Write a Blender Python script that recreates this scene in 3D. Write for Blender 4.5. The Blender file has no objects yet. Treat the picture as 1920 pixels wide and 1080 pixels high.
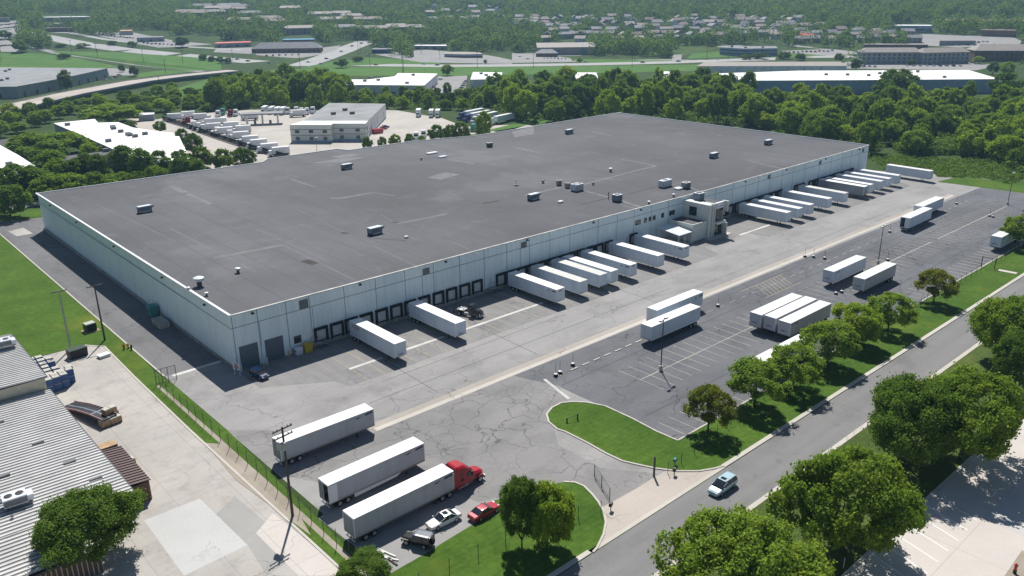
SKY_S=.058; SUN_S=5.0; EXPO=0.26; HAZE=.00013
import bpy, bmesh, math, random
import numpy as np
from mathutils import Vector, Matrix
random.seed(7)
SC=bpy.context.scene; COL=SC.collection
PI=math.pi; R=math.radians
# ---------------------------------------------------------------- surveyed camera (drone, 67 m up)
F=1541.1846
RT=np.array([0.7430057065726127,-0.6692091290306005,-0.010082738846059426])
UP=np.array([0.23574370571641431,0.24758131134083006,0.9397491151843919])
FW=np.array([0.6263923891744099,0.7006158975479075,-0.34171616714389524])
CH=66.964
def hz(x,y):
    """terrain height: flat valley floor, wooded rise beyond 850 m"""
    d=math.hypot(x,y)
    if d<850: return 0.0
    t=d-850
    h=0.074*t*t/(t+120)
    return min(h,74-20*math.exp(-(d-850)/900))
def G(px,py,z=0.0):
    """photo survey: ground (or level z) point seen at a photo pixel"""
    d=FW*F+RT*(px-960)-UP*(py-540)
    if d[2]<0:
        t=(z-CH)/d[2]; q=d*t
        if math.hypot(q[0],q[1])<850: return (q[0],q[1])
    u=math.hypot(d[0],d[1]); s=820.0
    while s<2600:
        x,y=d[0]/u*s,d[1]/u*s
        if CH+d[2]/u*s<=hz(x,y)+z: break
        s+=6
    return (d[0]/u*s,d[1]/u*s)
def PX(x,y,z=0):
    q=np.array([x,y,z-CH]); w=q@FW
    return (960+F*(q@RT)/w,540-F*(q@UP)/w) if w>1 else (-9999,-9999)
# ---------------------------------------------------------------- object helpers
def tag(o,label=None,cat=None,group=None,kind=None):
    if label: o['label']=label
    if cat: o['category']=cat
    if group: o['group']=group
    if kind: o['kind']=kind
    return o
def empty(name,loc=(0,0,0),rz=0.0,label=None,cat=None,group=None):
    o=bpy.data.objects.new(name,None); COL.objects.link(o)
    o.location=loc; o.rotation_euler=(0,0,rz); o.empty_display_size=.5
    return tag(o,label,cat,group)
KIDS={}
def copy_tree(o,parent=None):
    c=o.copy(); COL.objects.link(c)
    if parent is not None:
        c.parent=parent; KIDS.setdefault(parent.name,[]).append(c)
    for ch in KIDS.get(o.name,[]): copy_tree(ch,c)
    return c
class MB:
    def __init__(s): s.v=[]; s.f=[]
    def box(s,x0,x1,y0,y1,z0,z1):
        n=len(s.v)
        s.v+=[(x0,y0,z0),(x1,y0,z0),(x1,y1,z0),(x0,y1,z0),(x0,y0,z1),(x1,y0,z1),(x1,y1,z1),(x0,y1,z1)]
        s.f+=[[n,n+3,n+2,n+1],[n+4,n+5,n+6,n+7],[n,n+1,n+5,n+4],[n+1,n+2,n+6,n+5],[n+2,n+3,n+7,n+6],[n+3,n,n+4,n+7]]
        return s
    def frus(s,x0,x1,y0,y1,z0,z1,ix0,ix1,iy0,iy1):
        """box whose top rectangle is inset"""
        n=len(s.v)
        s.v+=[(x0,y0,z0),(x1,y0,z0),(x1,y1,z0),(x0,y1,z0),(x0+ix0,y0+iy0,z1),(x1-ix1,y0+iy0,z1),(x1-ix1,y1-iy1,z1),(x0+ix0,y1-iy1,z1)]
        s.f+=[[n,n+3,n+2,n+1],[n+4,n+5,n+6,n+7],[n,n+1,n+5,n+4],[n+1,n+2,n+6,n+5],[n+2,n+3,n+7,n+6],[n+3,n,n+4,n+7]]
        return s
    def prism(s,pts,z0,z1):
        """closed polygon (ccw or cw) between two levels"""
        a=sum(pts[i][0]*pts[(i+1)%len(pts)][1]-pts[(i+1)%len(pts)][0]*pts[i][1] for i in range(len(pts)))
        if a<0: pts=pts[::-1]
        n=len(s.v); k=len(pts)
        s.v+=[(p[0],p[1],z0) for p in pts]+[(p[0],p[1],z1) for p in pts]
        s.f+=[list(range(n+k-1,n-1,-1)),list(range(n+k,n+2*k))]
        s.f+=[[n+i,n+(i+1)%k,n+k+(i+1)%k,n+k+i] for i in range(k)]
        return s
    def sheet(s,pts,z=0.0):
        a=sum(pts[i][0]*pts[(i+1)%len(pts)][1]-pts[(i+1)%len(pts)][0]*pts[i][1] for i in range(len(pts)))
        if a<0: pts=pts[::-1]
        n=len(s.v); s.v+=[(p[0],p[1],z+hz(p[0],p[1])) for p in pts]; s.f.append(list(range(n,n+len(pts)))); return s
    def xz(s,pts,y0,y1):
        """side profile (x,z) extruded across y"""
        n=len(s.v); k=len(pts)
        a=sum(pts[i][0]*pts[(i+1)%k][1]-pts[(i+1)%k][0]*pts[i][1] for i in range(k))
        if a<0: pts=pts[::-1]
        s.v+=[(p[0],y0,p[1]) for p in pts]+[(p[0],y1,p[1]) for p in pts]
        s.f+=[list(range(n,n+k)),list(range(n+2*k-1,n+k-1,-1))]
        s.f+=[[n+(i+1)%k,n+i,n+k+i,n+k+(i+1)%k] for i in range(k)]
        return s
    def tube(s,p,q,r0,r1=None,n=8):
        r1=r0 if r1 is None else r1
        p=Vector(p);q=Vector(q);d=(q-p).normalized()
        a=d.orthogonal().normalized();b=d.cross(a);m=len(s.v)
        for c,r in((p,r0),(q,r1)):
            s.v+=[tuple(c+a*r*math.cos(2*PI*i/n)+b*r*math.sin(2*PI*i/n)) for i in range(n)]
        s.f+=[[m+i,m+(i+1)%n,m+n+(i+1)%n,m+n+i] for i in range(n)]
        s.f+=[list(range(m+n-1,m-1,-1)),list(range(m+n,m+2*n))]
        return s
    def lathe(s,c,prof,n=14):
        m=len(s.v)
        for r,z in prof: s.v+=[(c[0]+r*math.cos(2*PI*i/n),c[1]+r*math.sin(2*PI*i/n),c[2]+z) for i in range(n)]
        for j in range(len(prof)-1):
            s.f+=[[m+j*n+i,m+j*n+(i+1)%n,m+(j+1)*n+(i+1)%n,m+(j+1)*n+i] for i in range(n)]
        s.f+=[list(range(m+n-1,m-1,-1)),list(range(m+(len(prof)-1)*n,m+len(prof)*n))]
        return s
    def loft(s,secs):
        """rings of equal length, capped"""
        m=len(s.v);k=len(secs[0])
        for r in secs: s.v+=[tuple(p) for p in r]
        for j in range(len(secs)-1):
            s.f+=[[m+j*k+i,m+j*k+(i+1)%k,m+(j+1)*k+(i+1)%k,m+(j+1)*k+i] for i in range(k)]
        s.f+=[list(range(m+k-1,m-1,-1)),list(range(m+(len(secs)-1)*k,m+len(secs)*k))]
        return s
    def ribbon(s,pts,w,z0,z1,off=0.0):
        """wall / kerb of width w along a polyline"""
        k=len(pts); L=[];Q=[]
        for i,p in enumerate(pts):
            a=Vector(pts[max(i-1,0)]);b=Vector(pts[min(i+1,k-1)])
            d=(b-a).normalized();nv=Vector((-d.y,d.x))
            c=Vector(p)
            L.append(c+nv*(off+w/2));Q.append(c+nv*(off-w/2))
        n=len(s.v)
        for i in range(k):
            s.v+=[(Q[i].x,Q[i].y,z0),(L[i].x,L[i].y,z0),(L[i].x,L[i].y,z1),(Q[i].x,Q[i].y,z1)]
        for i in range(k-1):
            a=n+4*i;b=a+4
            s.f+=[[a+3,b+3,b+2,a+2],[a,b,b+3,a+3],[a+2,b+2,b+1,a+1]]
        s.f+=[[n,n+3,n+2,n+1],[n+4*(k-1),n+4*(k-1)+1,n+4*(k-1)+2,n+4*(k-1)+3]]
        return s
    def build(s,name,mat,parent=None,smooth=False,bevel=0,loc=None):
        me=bpy.data.meshes.new(name); me.from_pydata(s.v,[],s.f)
        bm=bmesh.new(); bm.from_mesh(me); bmesh.ops.recalc_face_normals(bm,faces=bm.faces)
        if bevel: bmesh.ops.bevel(bm,geom=bm.edges[:],offset=bevel,segments=2,affect='EDGES',clamp_overlap=True)
        bm.to_mesh(me); bm.free()
        if mat: me.materials.append(mat)
        if smooth:
            me.polygons.foreach_set('use_smooth',[True]*len(me.polygons))
        o=bpy.data.objects.new(name,me); COL.objects.link(o)
        if loc: o.location=loc
        if parent is not None:
            o.parent=parent; KIDS.setdefault(parent.name,[]).append(o)
        return o
def sheet(name,pts,mat,z,kind='structure'):
    """flat surface that stays flat-shaded with its normal up"""
    o=MB().sheet(pts,z).build(name,mat)
    me=o.data
    if me.polygons and me.polygons[0].normal.z<0: me.flip_normals()
    return tag(o,kind=kind)
def quads_obj(name,V,mat,parent=None,attr=None):
    """V: (n,4,3) numpy array of quads -> one mesh"""
    n=len(V); me=bpy.data.meshes.new(name)
    me.vertices.add(n*4); me.vertices.foreach_set('co',V.reshape(-1).astype(np.float32))
    me.loops.add(n*4); me.loops.foreach_set('vertex_index',np.arange(n*4,dtype=np.int32))
    me.polygons.add(n); me.polygons.foreach_set('loop_start',np.arange(0,n*4,4,dtype=np.int32))
    me.polygons.foreach_set('loop_total',np.full(n,4,dtype=np.int32))
    if attr is not None:
        a=me.attributes.new('tint','FLOAT','FACE'); a.data.foreach_set('value',attr.astype(np.float32))
    me.update(calc_edges=True); me.materials.append(mat)
    o=bpy.data.objects.new(name,me); COL.objects.link(o)
    if parent is not None:
        o.parent=parent; KIDS.setdefault(parent.name,[]).append(o)
    return o
# ---------------------------------------------------------------- materials
class NT:
    def __init__(s,name):
        s.m=bpy.data.materials.new(name); s.m.use_nodes=True; s.t=s.m.node_tree; s.t.nodes.clear()
        s.out=s.n('ShaderNodeOutputMaterial'); s._c=None
    def n(s,t,**k):
        x=s.t.nodes.new(t)
        for a,b in k.items():
            if a.startswith('i_'):
                key=a[2:]; key=int(key) if key.isdigit() else key
                if hasattr(b,'bl_idname') or isinstance(b,bpy.types.NodeSocket): s.t.links.new(b,x.inputs[key])
                else: x.inputs[key].default_value=b
            else: setattr(x,a,b)
        return x
    def coord(s):
        if s._c is None: s._c=s.n('ShaderNodeNewGeometry').outputs['Position']
        return s._c
    def obj(s): return s.n('ShaderNodeTexCoord').outputs['Object']
    def scale(s,v,sc,rot=0):
        mp=s.n('ShaderNodeMapping'); s.t.links.new(v,mp.inputs[0]); mp.inputs['Scale'].default_value=sc; mp.inputs['Rotation'].default_value=(0,0,rot); return mp.outputs[0]
    def noise(s,sc,det=4,rough=.55,vec=None,dist=0):
        x=s.n('ShaderNodeTexNoise'); s.t.links.new(vec or s.coord(),x.inputs['Vector'])
        x.inputs['Scale'].default_value=sc; x.inputs['Detail'].default_value=det; x.inputs['Roughness'].default_value=rough; x.inputs['Distortion'].default_value=dist
        return x.outputs['Fac']
    def ramp(s,f,a,b,lo=0.0,hi=1.0):
        x=s.n('ShaderNodeMapRange'); s.t.links.new(f,x.inputs[0]); x.inputs[1].default_value=a; x.inputs[2].default_value=b; x.inputs[3].default_value=lo; x.inputs[4].default_value=hi
        return x.outputs[0]
    def mix(s,f,a,b,mode='MIX'):
        x=s.n('ShaderNodeMix',data_type='RGBA',blend_type=mode)
        for sock,v in((x.inputs[0],f),(x.inputs[6],a),(x.inputs[7],b)):
            if isinstance(v,bpy.types.NodeSocket): s.t.links.new(v,sock)
            elif isinstance(v,(int,float)): sock.default_value=v
            else: sock.default_value=(*v,1) if len(v)==3 else v
        return x.outputs[2]
    def math(s,op,a,b=0.0):
        x=s.n('ShaderNodeMath',operation=op)
        for i,v in enumerate((a,b)):
            if isinstance(v,bpy.types.NodeSocket): s.t.links.new(v,x.inputs[i])
            else: x.inputs[i].default_value=v
        return x.outputs[0]
    def bsdf(s,col,rough=.8,spec=.3,metal=0.0,bump=None,bstr=.3,bdist=.02):
        b=s.n('ShaderNodeBsdfPrincipled')
        if isinstance(col,bpy.types.NodeSocket): s.t.links.new(col,b.inputs['Base Color'])
        else: b.inputs['Base Color'].default_value=(*col,1)
        if isinstance(rough,bpy.types.NodeSocket): s.t.links.new(rough,b.inputs['Roughness'])
        else: b.inputs['Roughness'].default_value=rough
        b.inputs['Specular IOR Level'].default_value=spec; b.inputs['Metallic'].default_value=metal
        if bump is not None:
            x=s.n('ShaderNodeBump'); s.t.links.new(bump,x.inputs['Height']); x.inputs['Strength'].default_value=bstr; x.inputs['Distance'].default_value=bdist
            s.t.links.new(x.outputs[0],b.inputs['Normal'])
        s.t.links.new(b.outputs[0],s.out.inputs[0]); return s.m
def flat(name,c,rough=.7,spec=.3,metal=0.0,var=.12,sc=1.2):
    t=NT(name)
    f=t.noise(sc,3)
    c2=tuple(max(0,x*(1-var)) for x in c); c1=tuple(min(1,x*(1+var)) for x in c)
    return t.bsdf(t.mix(t.ramp(f,.3,.7),c2,c1),rough,spec,metal)
def cracks(t,cell,width,warp=2.0):
    """dark sealed cracks: warped cell borders, thinned out by patches"""
    w=t.n('ShaderNodeTexNoise'); t.t.links.new(t.coord(),w.inputs['Vector']); w.inputs['Scale'].default_value=.22; w.inputs['Detail'].default_value=4
    sub=t.n('ShaderNodeVectorMath',operation='SUBTRACT'); t.t.links.new(w.outputs['Color'],sub.inputs[0]); sub.inputs[1].default_value=(.5,.5,.5)
    mu=t.n('ShaderNodeVectorMath',operation='SCALE'); t.t.links.new(sub.outputs[0],mu.inputs[0]); mu.inputs['Scale'].default_value=warp*2
    ad=t.n('ShaderNodeVectorMath',operation='ADD'); t.t.links.new(t.coord(),ad.inputs[0]); t.t.links.new(mu.outputs[0],ad.inputs[1])
    v=t.n('ShaderNodeTexVoronoi',feature='DISTANCE_TO_EDGE'); t.t.links.new(ad.outputs[0],v.inputs['Vector']); v.inputs['Scale'].default_value=1/cell
    return t.ramp(v.outputs['Distance'],width*.4/cell,width/cell,1,0)
def asphalt(name,dark,light,crack=0.0,cell=7,warm=(0,0,0),stretch=(.06,.2,1)):
    t=NT(name)
    big=t.noise(.035,5,.6)
    st=t.noise(1.0,5,.6,t.scale(t.coord(),stretch))
    fine=t.noise(2.2,3,.7)
    c=t.mix(t.ramp(big,.3,.7),dark,light)
    c=t.mix(t.ramp(st,.35,.7,0,.6),c,tuple(x*1.18 for x in light))
    c=t.mix(t.ramp(t.noise(.11,4,.65),.52,.72,0,.5),c,tuple(x*.72 for x in dark))
    c=t.mix(t.ramp(fine,.3,.75,0,.22),c,tuple(x*.6 for x in dark))
    oil=t.ramp(t.noise(.5,2,.5),.68,.76,0,.3)
    c=t.mix(oil,c,tuple(x*.5 for x in dark))
    if crack:
        k=cracks(t,cell,.1,3.0); m=t.ramp(t.noise(.045,2),.42,.55)
        k2=cracks(t,cell*.42,.055,1.5); m2=t.ramp(t.noise(.06,2,.5,t.scale(t.coord(),(1,1,1),.7)),.56,.64)
        kk=t.math('MAXIMUM',t.math('MULTIPLY',k,m),t.math('MULTIPLY',k2,m2))
        c=t.mix(t.math('MULTIPLY',kk,crack),c,(.03,.031,.034))
    return t.bsdf(c,.9,.15)
def concrete(name,a,b,slab=6.0,joint=.35,stain=.35,rot=0.0):
    t=NT(name)
    c=t.mix(t.ramp(t.noise(.06,5,.6),.3,.7),a,b)
    c=t.mix(t.ramp(t.noise(.35,4,.7),.5,.8,0,stain),c,tuple(x*.62 for x in a))
    c=t.mix(t.ramp(t.noise(3,3,.7),.4,.8,0,.18),c,tuple(x*.6 for x in a))
    if slab:
        br=t.n('ShaderNodeTexBrick'); t.t.links.new(t.scale(t.coord(),(1/slab,1/slab,1),rot),br.inputs['Vector'])
        br.offset=.0; br.inputs['Scale'].default_value=1; br.inputs['Brick Width'].default_value=1; br.inputs['Row Height'].default_value=1
        br.inputs['Mortar Size'].default_value=.008; br.inputs['Color1'].default_value=(1,1,1,1); br.inputs['Color2'].default_value=(.9,.9,.9,1); br.inputs['Mortar'].default_value=(.45,.45,.45,1)
        c=t.mix(joint,c,br.outputs['Color'],'MULTIPLY')
    k=t.math('MULTIPLY',cracks(t,9,.1,4),t.ramp(t.noise(.05,2),.5,.6,0,.6))
    c=t.mix(k,c,tuple(x*.4 for x in a))
    return t.bsdf(c,.88,.2)
def grass(name,dark,light,stripe=0.0,dry=.25):
    t=NT(name)
    c=t.mix(t.ramp(t.noise(.09,5,.65),.3,.7),dark,light)
    c=t.mix(t.ramp(t.noise(.9,5,.75),.35,.7,0,.7),c,tuple(x*.55 for x in dark))
    c=t.mix(t.ramp(t.noise(.05,4,.6,t.scale(t.coord(),(1,1,1),1)),.55,.75,0,dry),c,(light[0]*1.9,light[1]*1.12,light[2]*1.1))
    if stripe:
        w=t.n('ShaderNodeTexWave',wave_type='BANDS',bands_direction='Y'); t.t.links.new(t.coord(),w.inputs['Vector'])
        w.inputs['Scale'].default_value=.33; w.inputs['Distortion'].default_value=.6; w.inputs['Detail'].default_value=1
        c=t.mix(t.ramp(w.outputs['Fac'],.4,.6,0,stripe),c,tuple(x*1.35 for x in light))
    return t.bsdf(c,.95,.1,bump=t.noise(6,3,.7),bstr=.5,bdist=.08)
def leafmat(name,dark,light,yellow=.3,tint=False):
    t=NT(name)
    oi=t.n('ShaderNodeObjectInfo').outputs['Random']
    geo=t.n('ShaderNodeNewGeometry')
    if tint:
        a=t.n('ShaderNodeAttribute',attribute_name='tint'); base=a.outputs['Fac']
    else: base=oi
    c=t.mix(base,dark,light)
    c=t.mix(t.math('MULTIPLY',geo.outputs['Random Per Island'],.55),c,tuple(x*1.7 for x in light))
    c=t.mix(t.ramp(t.noise(.35,2),.5,.75,0,yellow),c,(light[0]*2.0,light[1]*1.35,light[2]*.9))
    d=t.n('ShaderNodeBsdfDiffuse'); t.t.links.new(c,d.inputs[0])
    tr=t.n('ShaderNodeBsdfTranslucent'); t.t.links.new(t.mix(.5,c,(light[0]*1.7,light[1]*1.8,light[2]*.7)),tr.inputs[0])
    m=t.n('ShaderNodeMixShader'); m.inputs[0].default_value=.38
    t.t.links.new(d.outputs[0],m.inputs[1]); t.t.links.new(tr.outputs[0],m.inputs[2]); t.t.links.new(m.outputs[0],t.out.inputs[0])
    return t.m
def mesh_fence_mat(name,c,cover):
    """chain link: mostly open, thin wires"""
    t=NT(name)
    d=t.n('ShaderNodeBsdfDiffuse'); d.inputs[0].default_value=(*c,1)
    tr=t.n('ShaderNodeBsdfTransparent'); m=t.n('ShaderNodeMixShader'); m.inputs[0].default_value=cover
    t.t.links.new(tr.outputs[0],m.inputs[1]); t.t.links.new(d.outputs[0],m.inputs[2]); t.t.links.new(m.outputs[0],t.out.inputs[0])
    return t.m
def worn_paint(name,c,under,wear):
    t=NT(name)
    f=t.ramp(t.noise(1.6,5,.75),wear-.12,wear+.12)
    f2=t.ramp(t.noise(.12,3),.35,.65,0,.6)
    return t.bsdf(t.mix(t.math('MAXIMUM',f,f2),c,under),.85,.2)
M={}
M['ground']=grass('scrub ground',(.036,.068,.018),(.064,.11,.027),0,.5)
M['lawn']=grass('mown lawn',(.048,.105,.013),(.1,.178,.026),.06,.6)
M['lawn_dry']=grass('thin dry lawn',(.06,.095,.022),(.11,.15,.04),.08,.7)
M['slab_grey']=concrete('weathered grey slab',(.3,.295,.28),(.37,.365,.35),0,0,.25)
M['lawn_far']=grass('far grass',(.07,.16,.03),(.11,.22,.045),0,.4)
M['rough']=grass('rough grass',(.05,.095,.022),(.095,.15,.035),0,.6)
M['yard']=asphalt('yard asphalt',(.235,.23,.226),(.325,.318,.312),.35,12)
M['lot']=asphalt('parking lot asphalt',(.105,.109,.119),(.158,.163,.174),.75,7.5)
M['drive']=asphalt('cracked entrance asphalt',(.19,.187,.185),(.27,.263,.258),.5,6.5)
M['road']=asphalt('road asphalt',(.175,.173,.172),(.215,.213,.212),0,8,stretch=(.02,.4,1))
M['dock']=asphalt('dock apron asphalt',(.17,.168,.167),(.265,.26,.256),.3,9,stretch=(.6,.05,1))
M['side']=asphalt('side drive asphalt',(.135,.135,.14),(.185,.185,.19),.6,9,stretch=(.3,.05,1))
M['conc']=concrete('pale yard concrete',(.36,.34,.312),(.49,.465,.43),7.5,.35,.6)
M['conc_new']=concrete('new concrete slab',(.45,.45,.44),(.53,.53,.52),0,0,.12)
M['apron']=concrete('entrance apron concrete',(.42,.375,.33),(.5,.45,.4),9,.15,.2)
M['kerb']=concrete('kerb concrete',(.47,.44,.39),(.56,.53,.48),3,.3,.15)
M['strip']=concrete('concrete drain strip',(.34,.31,.275),(.42,.385,.345),6,.3,.2)
M['lot_conc']=concrete('lot concrete',(.5,.46,.42),(.6,.56,.52),9,.3,.12)
M['far_conc']=concrete('far pavement',(.25,.245,.24),(.32,.315,.305),0,0,.3)
M['truck_conc']=concrete('pale truck yard concrete',(.4,.375,.34),(.5,.47,.43),12,.15,.2)
M['far_road']=concrete('far road',(.33,.33,.325),(.4,.4,.39),0,0,.12)
M['gravel']=concrete('gravel and dirt',(.24,.2,.15),(.42,.38,.32),0,0,.5)
M['white_line']=worn_paint('worn white paint',(.66,.65,.62),(.26,.255,.25),.62)
M['faint_line']=worn_paint('faded stall paint',(.5,.47,.4),(.17,.17,.172),.6)
M['yellow_line']=worn_paint('faded yellow paint',(.5,.42,.2),(.18,.175,.165),.52)
M['tar']=flat('tar joint',(.04,.04,.043))
# building
def wallmat():
    t=NT('pale painted tilt-up panel')
    f=t.noise(.12,4,.6); st=t.noise(1.0,4,.7,t.scale(t.coord(),(1.6,1.6,.12)))
    c=t.mix(t.ramp(f,.3,.7),(.72,.83,.86),(.79,.88,.9))
    c=t.mix(t.ramp(st,.45,.8,0,.5),c,(.45,.52,.52))
    return t.bsdf(c,.7,.3)
M['wall']=wallmat()
def roofmat():
    t=NT('weathered roof membrane')
    c=t.mix(t.ramp(t.noise(.018,5,.6),.35,.65),(.078,.079,.086),(.125,.128,.139))
    c=t.mix(t.ramp(t.noise(.5,5,.7,t.scale(t.coord(),(.3,.06,1))),.45,.75,0,.5),c,(.075,.074,.08))
    c=t.mix(t.ramp(t.noise(.12,5,.7,None,.6),.56,.7,0,.5),c,(.155,.155,.163))
    c=t.mix(t.ramp(t.noise(.2,3,.6),.64,.76,0,.6),c,(.085,.068,.063))
    c=t.mix(t.ramp(t.noise(.03,4,.55,None,.4),.58,.64,0,.35),c,(.17,.175,.185))
    v=t.n('ShaderNodeTexWave',wave_type='BANDS',bands_direction='X'); t.t.links.new(t.coord(),v.inputs['Vector']); v.inputs['Scale'].default_value=.045; v.inputs['Distortion'].default_value=.1
    c=t.mix(t.ramp(v.outputs['Fac'],.985,.995,0,.3),c,(.06,.06,.065))
    w=t.n('ShaderNodeTexWave',wave_type='BANDS',bands_direction='Y'); t.t.links.new(t.coord(),w.inputs['Vector']); w.inputs['Scale'].default_value=.16; w.inputs['Distortion'].default_value=.2
    c=t.mix(t.ramp(w.outputs['Fac'],.955,.985,0,.28),c,(.16,.16,.17))
    c=t.mix(t.ramp(t.noise(2.5,3,.7),.4,.8,0,.2),c,(.05,.05,.055))
    return t.bsdf(c,.85,.25)
M['roof']=roofmat()
M['patch']=flat('pale roof patch',(.165,.167,.175),.85,.2,0,.2,.4)
M['patch_dark']=flat('dark roof patch',(.055,.05,.05),.85,.2,0,.2,.4)
M['flash']=flat('white metal flashing',(.8,.82,.84),.4,.4,.0,.05)
M['flash_old']=flat('weathered flashing',(.52,.52,.5),.6,.3,0,.3,.35)
M['joint']=flat('panel joint',(.2,.26,.28))
M['dockbase']=flat('stained dock foundation',(.32,.32,.29),.85,.2,0,.3,.5)
M['seal']=flat('black dock seal',(.012,.017,.022),.8,.2)
M['dockdoor']=flat('white dock door',(.6,.62,.63),.6,.3,0,.12,.8)
M['rollup']=flat('blue grey roll-up door',(.12,.15,.18),.6,.3,0,.1)
M['glass']=flat('dark window glass',(.015,.02,.026),.08,.7,0,.3)
M['louvre']=flat('grey louvre',(.16,.17,.18),.6,.3)
M['black']=flat('black metal',(.015,.015,.016),.5,.4)
M['darkgrey']=flat('dark grey metal',(.06,.063,.068),.5,.4)
M['steel']=flat('galvanised steel',(.35,.36,.37),.45,.4,.3)
M['unit']=flat('blue grey roof unit',(.17,.21,.26),.5,.4,0,.15)
M['unit_top']=flat('pale unit top',(.62,.66,.7),.45,.4)
M['white']=flat('white paint',(.78,.79,.8),.45,.4,0,.04,.7)
M['cream']=flat('pale wall panel',(.66,.68,.63),.7,.3,0,.08)
M['yellow']=flat('safety yellow',(.55,.4,.03),.6,.3)
M['red']=flat('glossy red paint',(.36,.007,.016),.28,.5,0,.05)
M['carred']=flat('faded red car paint',(.42,.03,.05),.25,.5,0,.05)
M['carwhite']=flat('white car paint',(.78,.78,.78),.2,.5,0,.02)
M['silver']=flat('pale silver car paint',(.43,.61,.67),.22,.6,.25,.03)
M['carblack']=flat('black car paint',(.012,.012,.014),.2,.6,0,.1)
M['jeeptop']=flat('grey hard top',(.1,.12,.15),.25,.6,0,.05)
M['navy']=flat('navy car paint',(.012,.03,.1),.12,.8,0,.1)
M['tyre']=flat('tyre rubber',(.016,.016,.016),.9,.1)
M['rim']=flat('wheel rim',(.5,.5,.5),.35,.5,.5)
M['lamp_w']=flat('clear headlamp',(.75,.75,.72),.15,.6)
M['lamp_r']=flat('red tail lamp',(.4,.01,.01),.25,.5)
M['wood']=flat('weathered timber pole',(.09,.075,.065),.85,.2,0,.3,2)
M['teal']=flat('teal steel',(.05,.24,.24),.5,.3)
M['boxgreen']=flat('dark green cabinet',(.03,.05,.035),.5,.3)
M['bluecrate']=flat('blue plastic crate',(.035,.1,.28),.5,.4,0,.2,2)
M['creamtop']=flat('cream carton tops',(.64,.62,.55),.7,.2,0,.2,4)
M['brown']=flat('brown metal roof',(.11,.07,.065),.55,.3,0,.1)
M['brick']=flat('brown brick',(.17,.1,.075),.85,.2,0,.3,3)
M['tan']=flat('tan timber',(.42,.29,.17),.8,.2,0,.25,2)
M['pink']=flat('faded pink rail',(.5,.33,.33),.7,.2)
M['logo_blue']=flat('blue lettering',(.02,.035,.13),.5,.3)
M['logo_dark']=flat('dark lettering',(.03,.035,.05),.5,.3)
M['logo_red']=flat('red lettering',(.3,.02,.06),.5,.3)
M['cable']=flat('steel cable',(.3,.3,.3),.5,.3)
M['metalroof']=flat('pale ribbed metal roof',(.53,.525,.51),.5,.35,0,.16,.25)
M['whiteroof']=flat('bright white membrane',(.82,.82,.82),.7,.3,0,.04,.1)
M['greyroof']=flat('grey membrane',(.26,.27,.275),.8,.2,0,.18,.1)
M['stripewall']=flat('cream ribbed wall',(.55,.53,.42),.6,.3,0,.1)
M['seam_shade']=flat('roof seam with painted rib shade',(.27,.27,.275))  # joint tone that also paints in the shaded flank of each rib
M['bark']=flat('bark',(.075,.06,.045),.9,.1,0,.3,2)
M['leaf_mid']=leafmat('mid green foliage',(.095,.158,.024),(.2,.29,.048))
M['leaf_loc']=leafmat('light feathery foliage',(.115,.185,.028),(.205,.295,.048),.4)
M['leaf_dark']=leafmat('dark green foliage',(.063,.117,.022),(.122,.193,.037),.2)
M['leaf_yel']=leafmat('yellow green foliage',(.17,.25,.03),(.26,.35,.046),.3)
M['leaf_rust']=leafmat('rust tinged foliage',(.11,.155,.026),(.18,.2,.036),.6)
M['leaf_far']=leafmat('far woodland foliage',(.03,.07,.022),(.135,.205,.046),.2,True)
def trailermat(name,c,dirt,amt):
    t=NT(name); oi=t.n('ShaderNodeObjectInfo').outputs['Random']
    k=t.mix(t.ramp(t.noise(1.0,4,.7,t.scale(t.coord(),(.9,.9,.1))),.48,.78,0,amt),c,dirt)
    k=t.mix(t.ramp(t.noise(.35,5,.7),.5,.8,0,amt*.8),k,dirt)
    k=t.mix(t.math('MULTIPLY',oi,.16),k,(.3,.32,.34))
    return t.bsdf(k,.42,.45)
M['trailer_roof']=trailermat('sun bleached trailer roof',(.82,.82,.82),(.5,.48,.44),.4)
M['trailer_side']=trailermat('pale blue white trailer side',(.6,.68,.76),(.36,.38,.38),.4)
M['link']=mesh_fence_mat('chain link',(.13,.15,.13),.1)
M['screen']=mesh_fence_mat('dark fence screen',(.012,.018,.02),.92)
for k,c in dict(bl_cream=(.42,.4,.36),bl_grey=(.3,.32,.34),bl_brown=(.2,.13,.1),bl_blue=(.1,.22,.38),bl_white=(.72,.73,.74),bl_steel=(.28,.38,.5),bl_tan=(.33,.3,.255),rf_brown=(.19,.145,.125),rf_grey=(.2,.205,.22),rf_red=(.62,.12,.1),rf_blue=(.05,.25,.42),rf_orange=(.6,.32,.17),rf_tan=(.27,.245,.22),rf_slate=(.17,.18,.2),rf_pink=(.27,.225,.205),truck_maroon=(.2,.02,.04),truck_blue=(.03,.06,.2),truck_teal=(.1,.3,.28)).items(): M[k]=flat(k.replace('_',' '),c,.7,.3,0,.12,.3)
# ================================================================ GROUND
def polar_ground():
    rs=[0,60,150,300,500,700,850,900,950,1000,1060,1130,1200,1300,1400,1500,1650,1800,2000,2300,2800,3500,4500,6000,7500]
    n=96; V=[(0,0,0)]; Fc=[]
    for r in rs[1:]:
        V+=[(r*math.cos(2*PI*i/n),r*math.sin(2*PI*i/n),hz(r,0)) for i in range(n)]
    for i in range(n): Fc.append([0,1+i,1+(i+1)%n])
    for j in range(len(rs)-2):
        a=1+j*n;b=a+n
        Fc+=[[a+i,b+i,b+(i+1)%n,a+(i+1)%n] for i in range(n)]
    m=MB();m.v=V;m.f=Fc
    tag(m.build('ground',M['ground'],smooth=True),kind='structure')
polar_ground()
def gp(pts,z=0): return [G(x,y,z) for x,y in pts]
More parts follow.
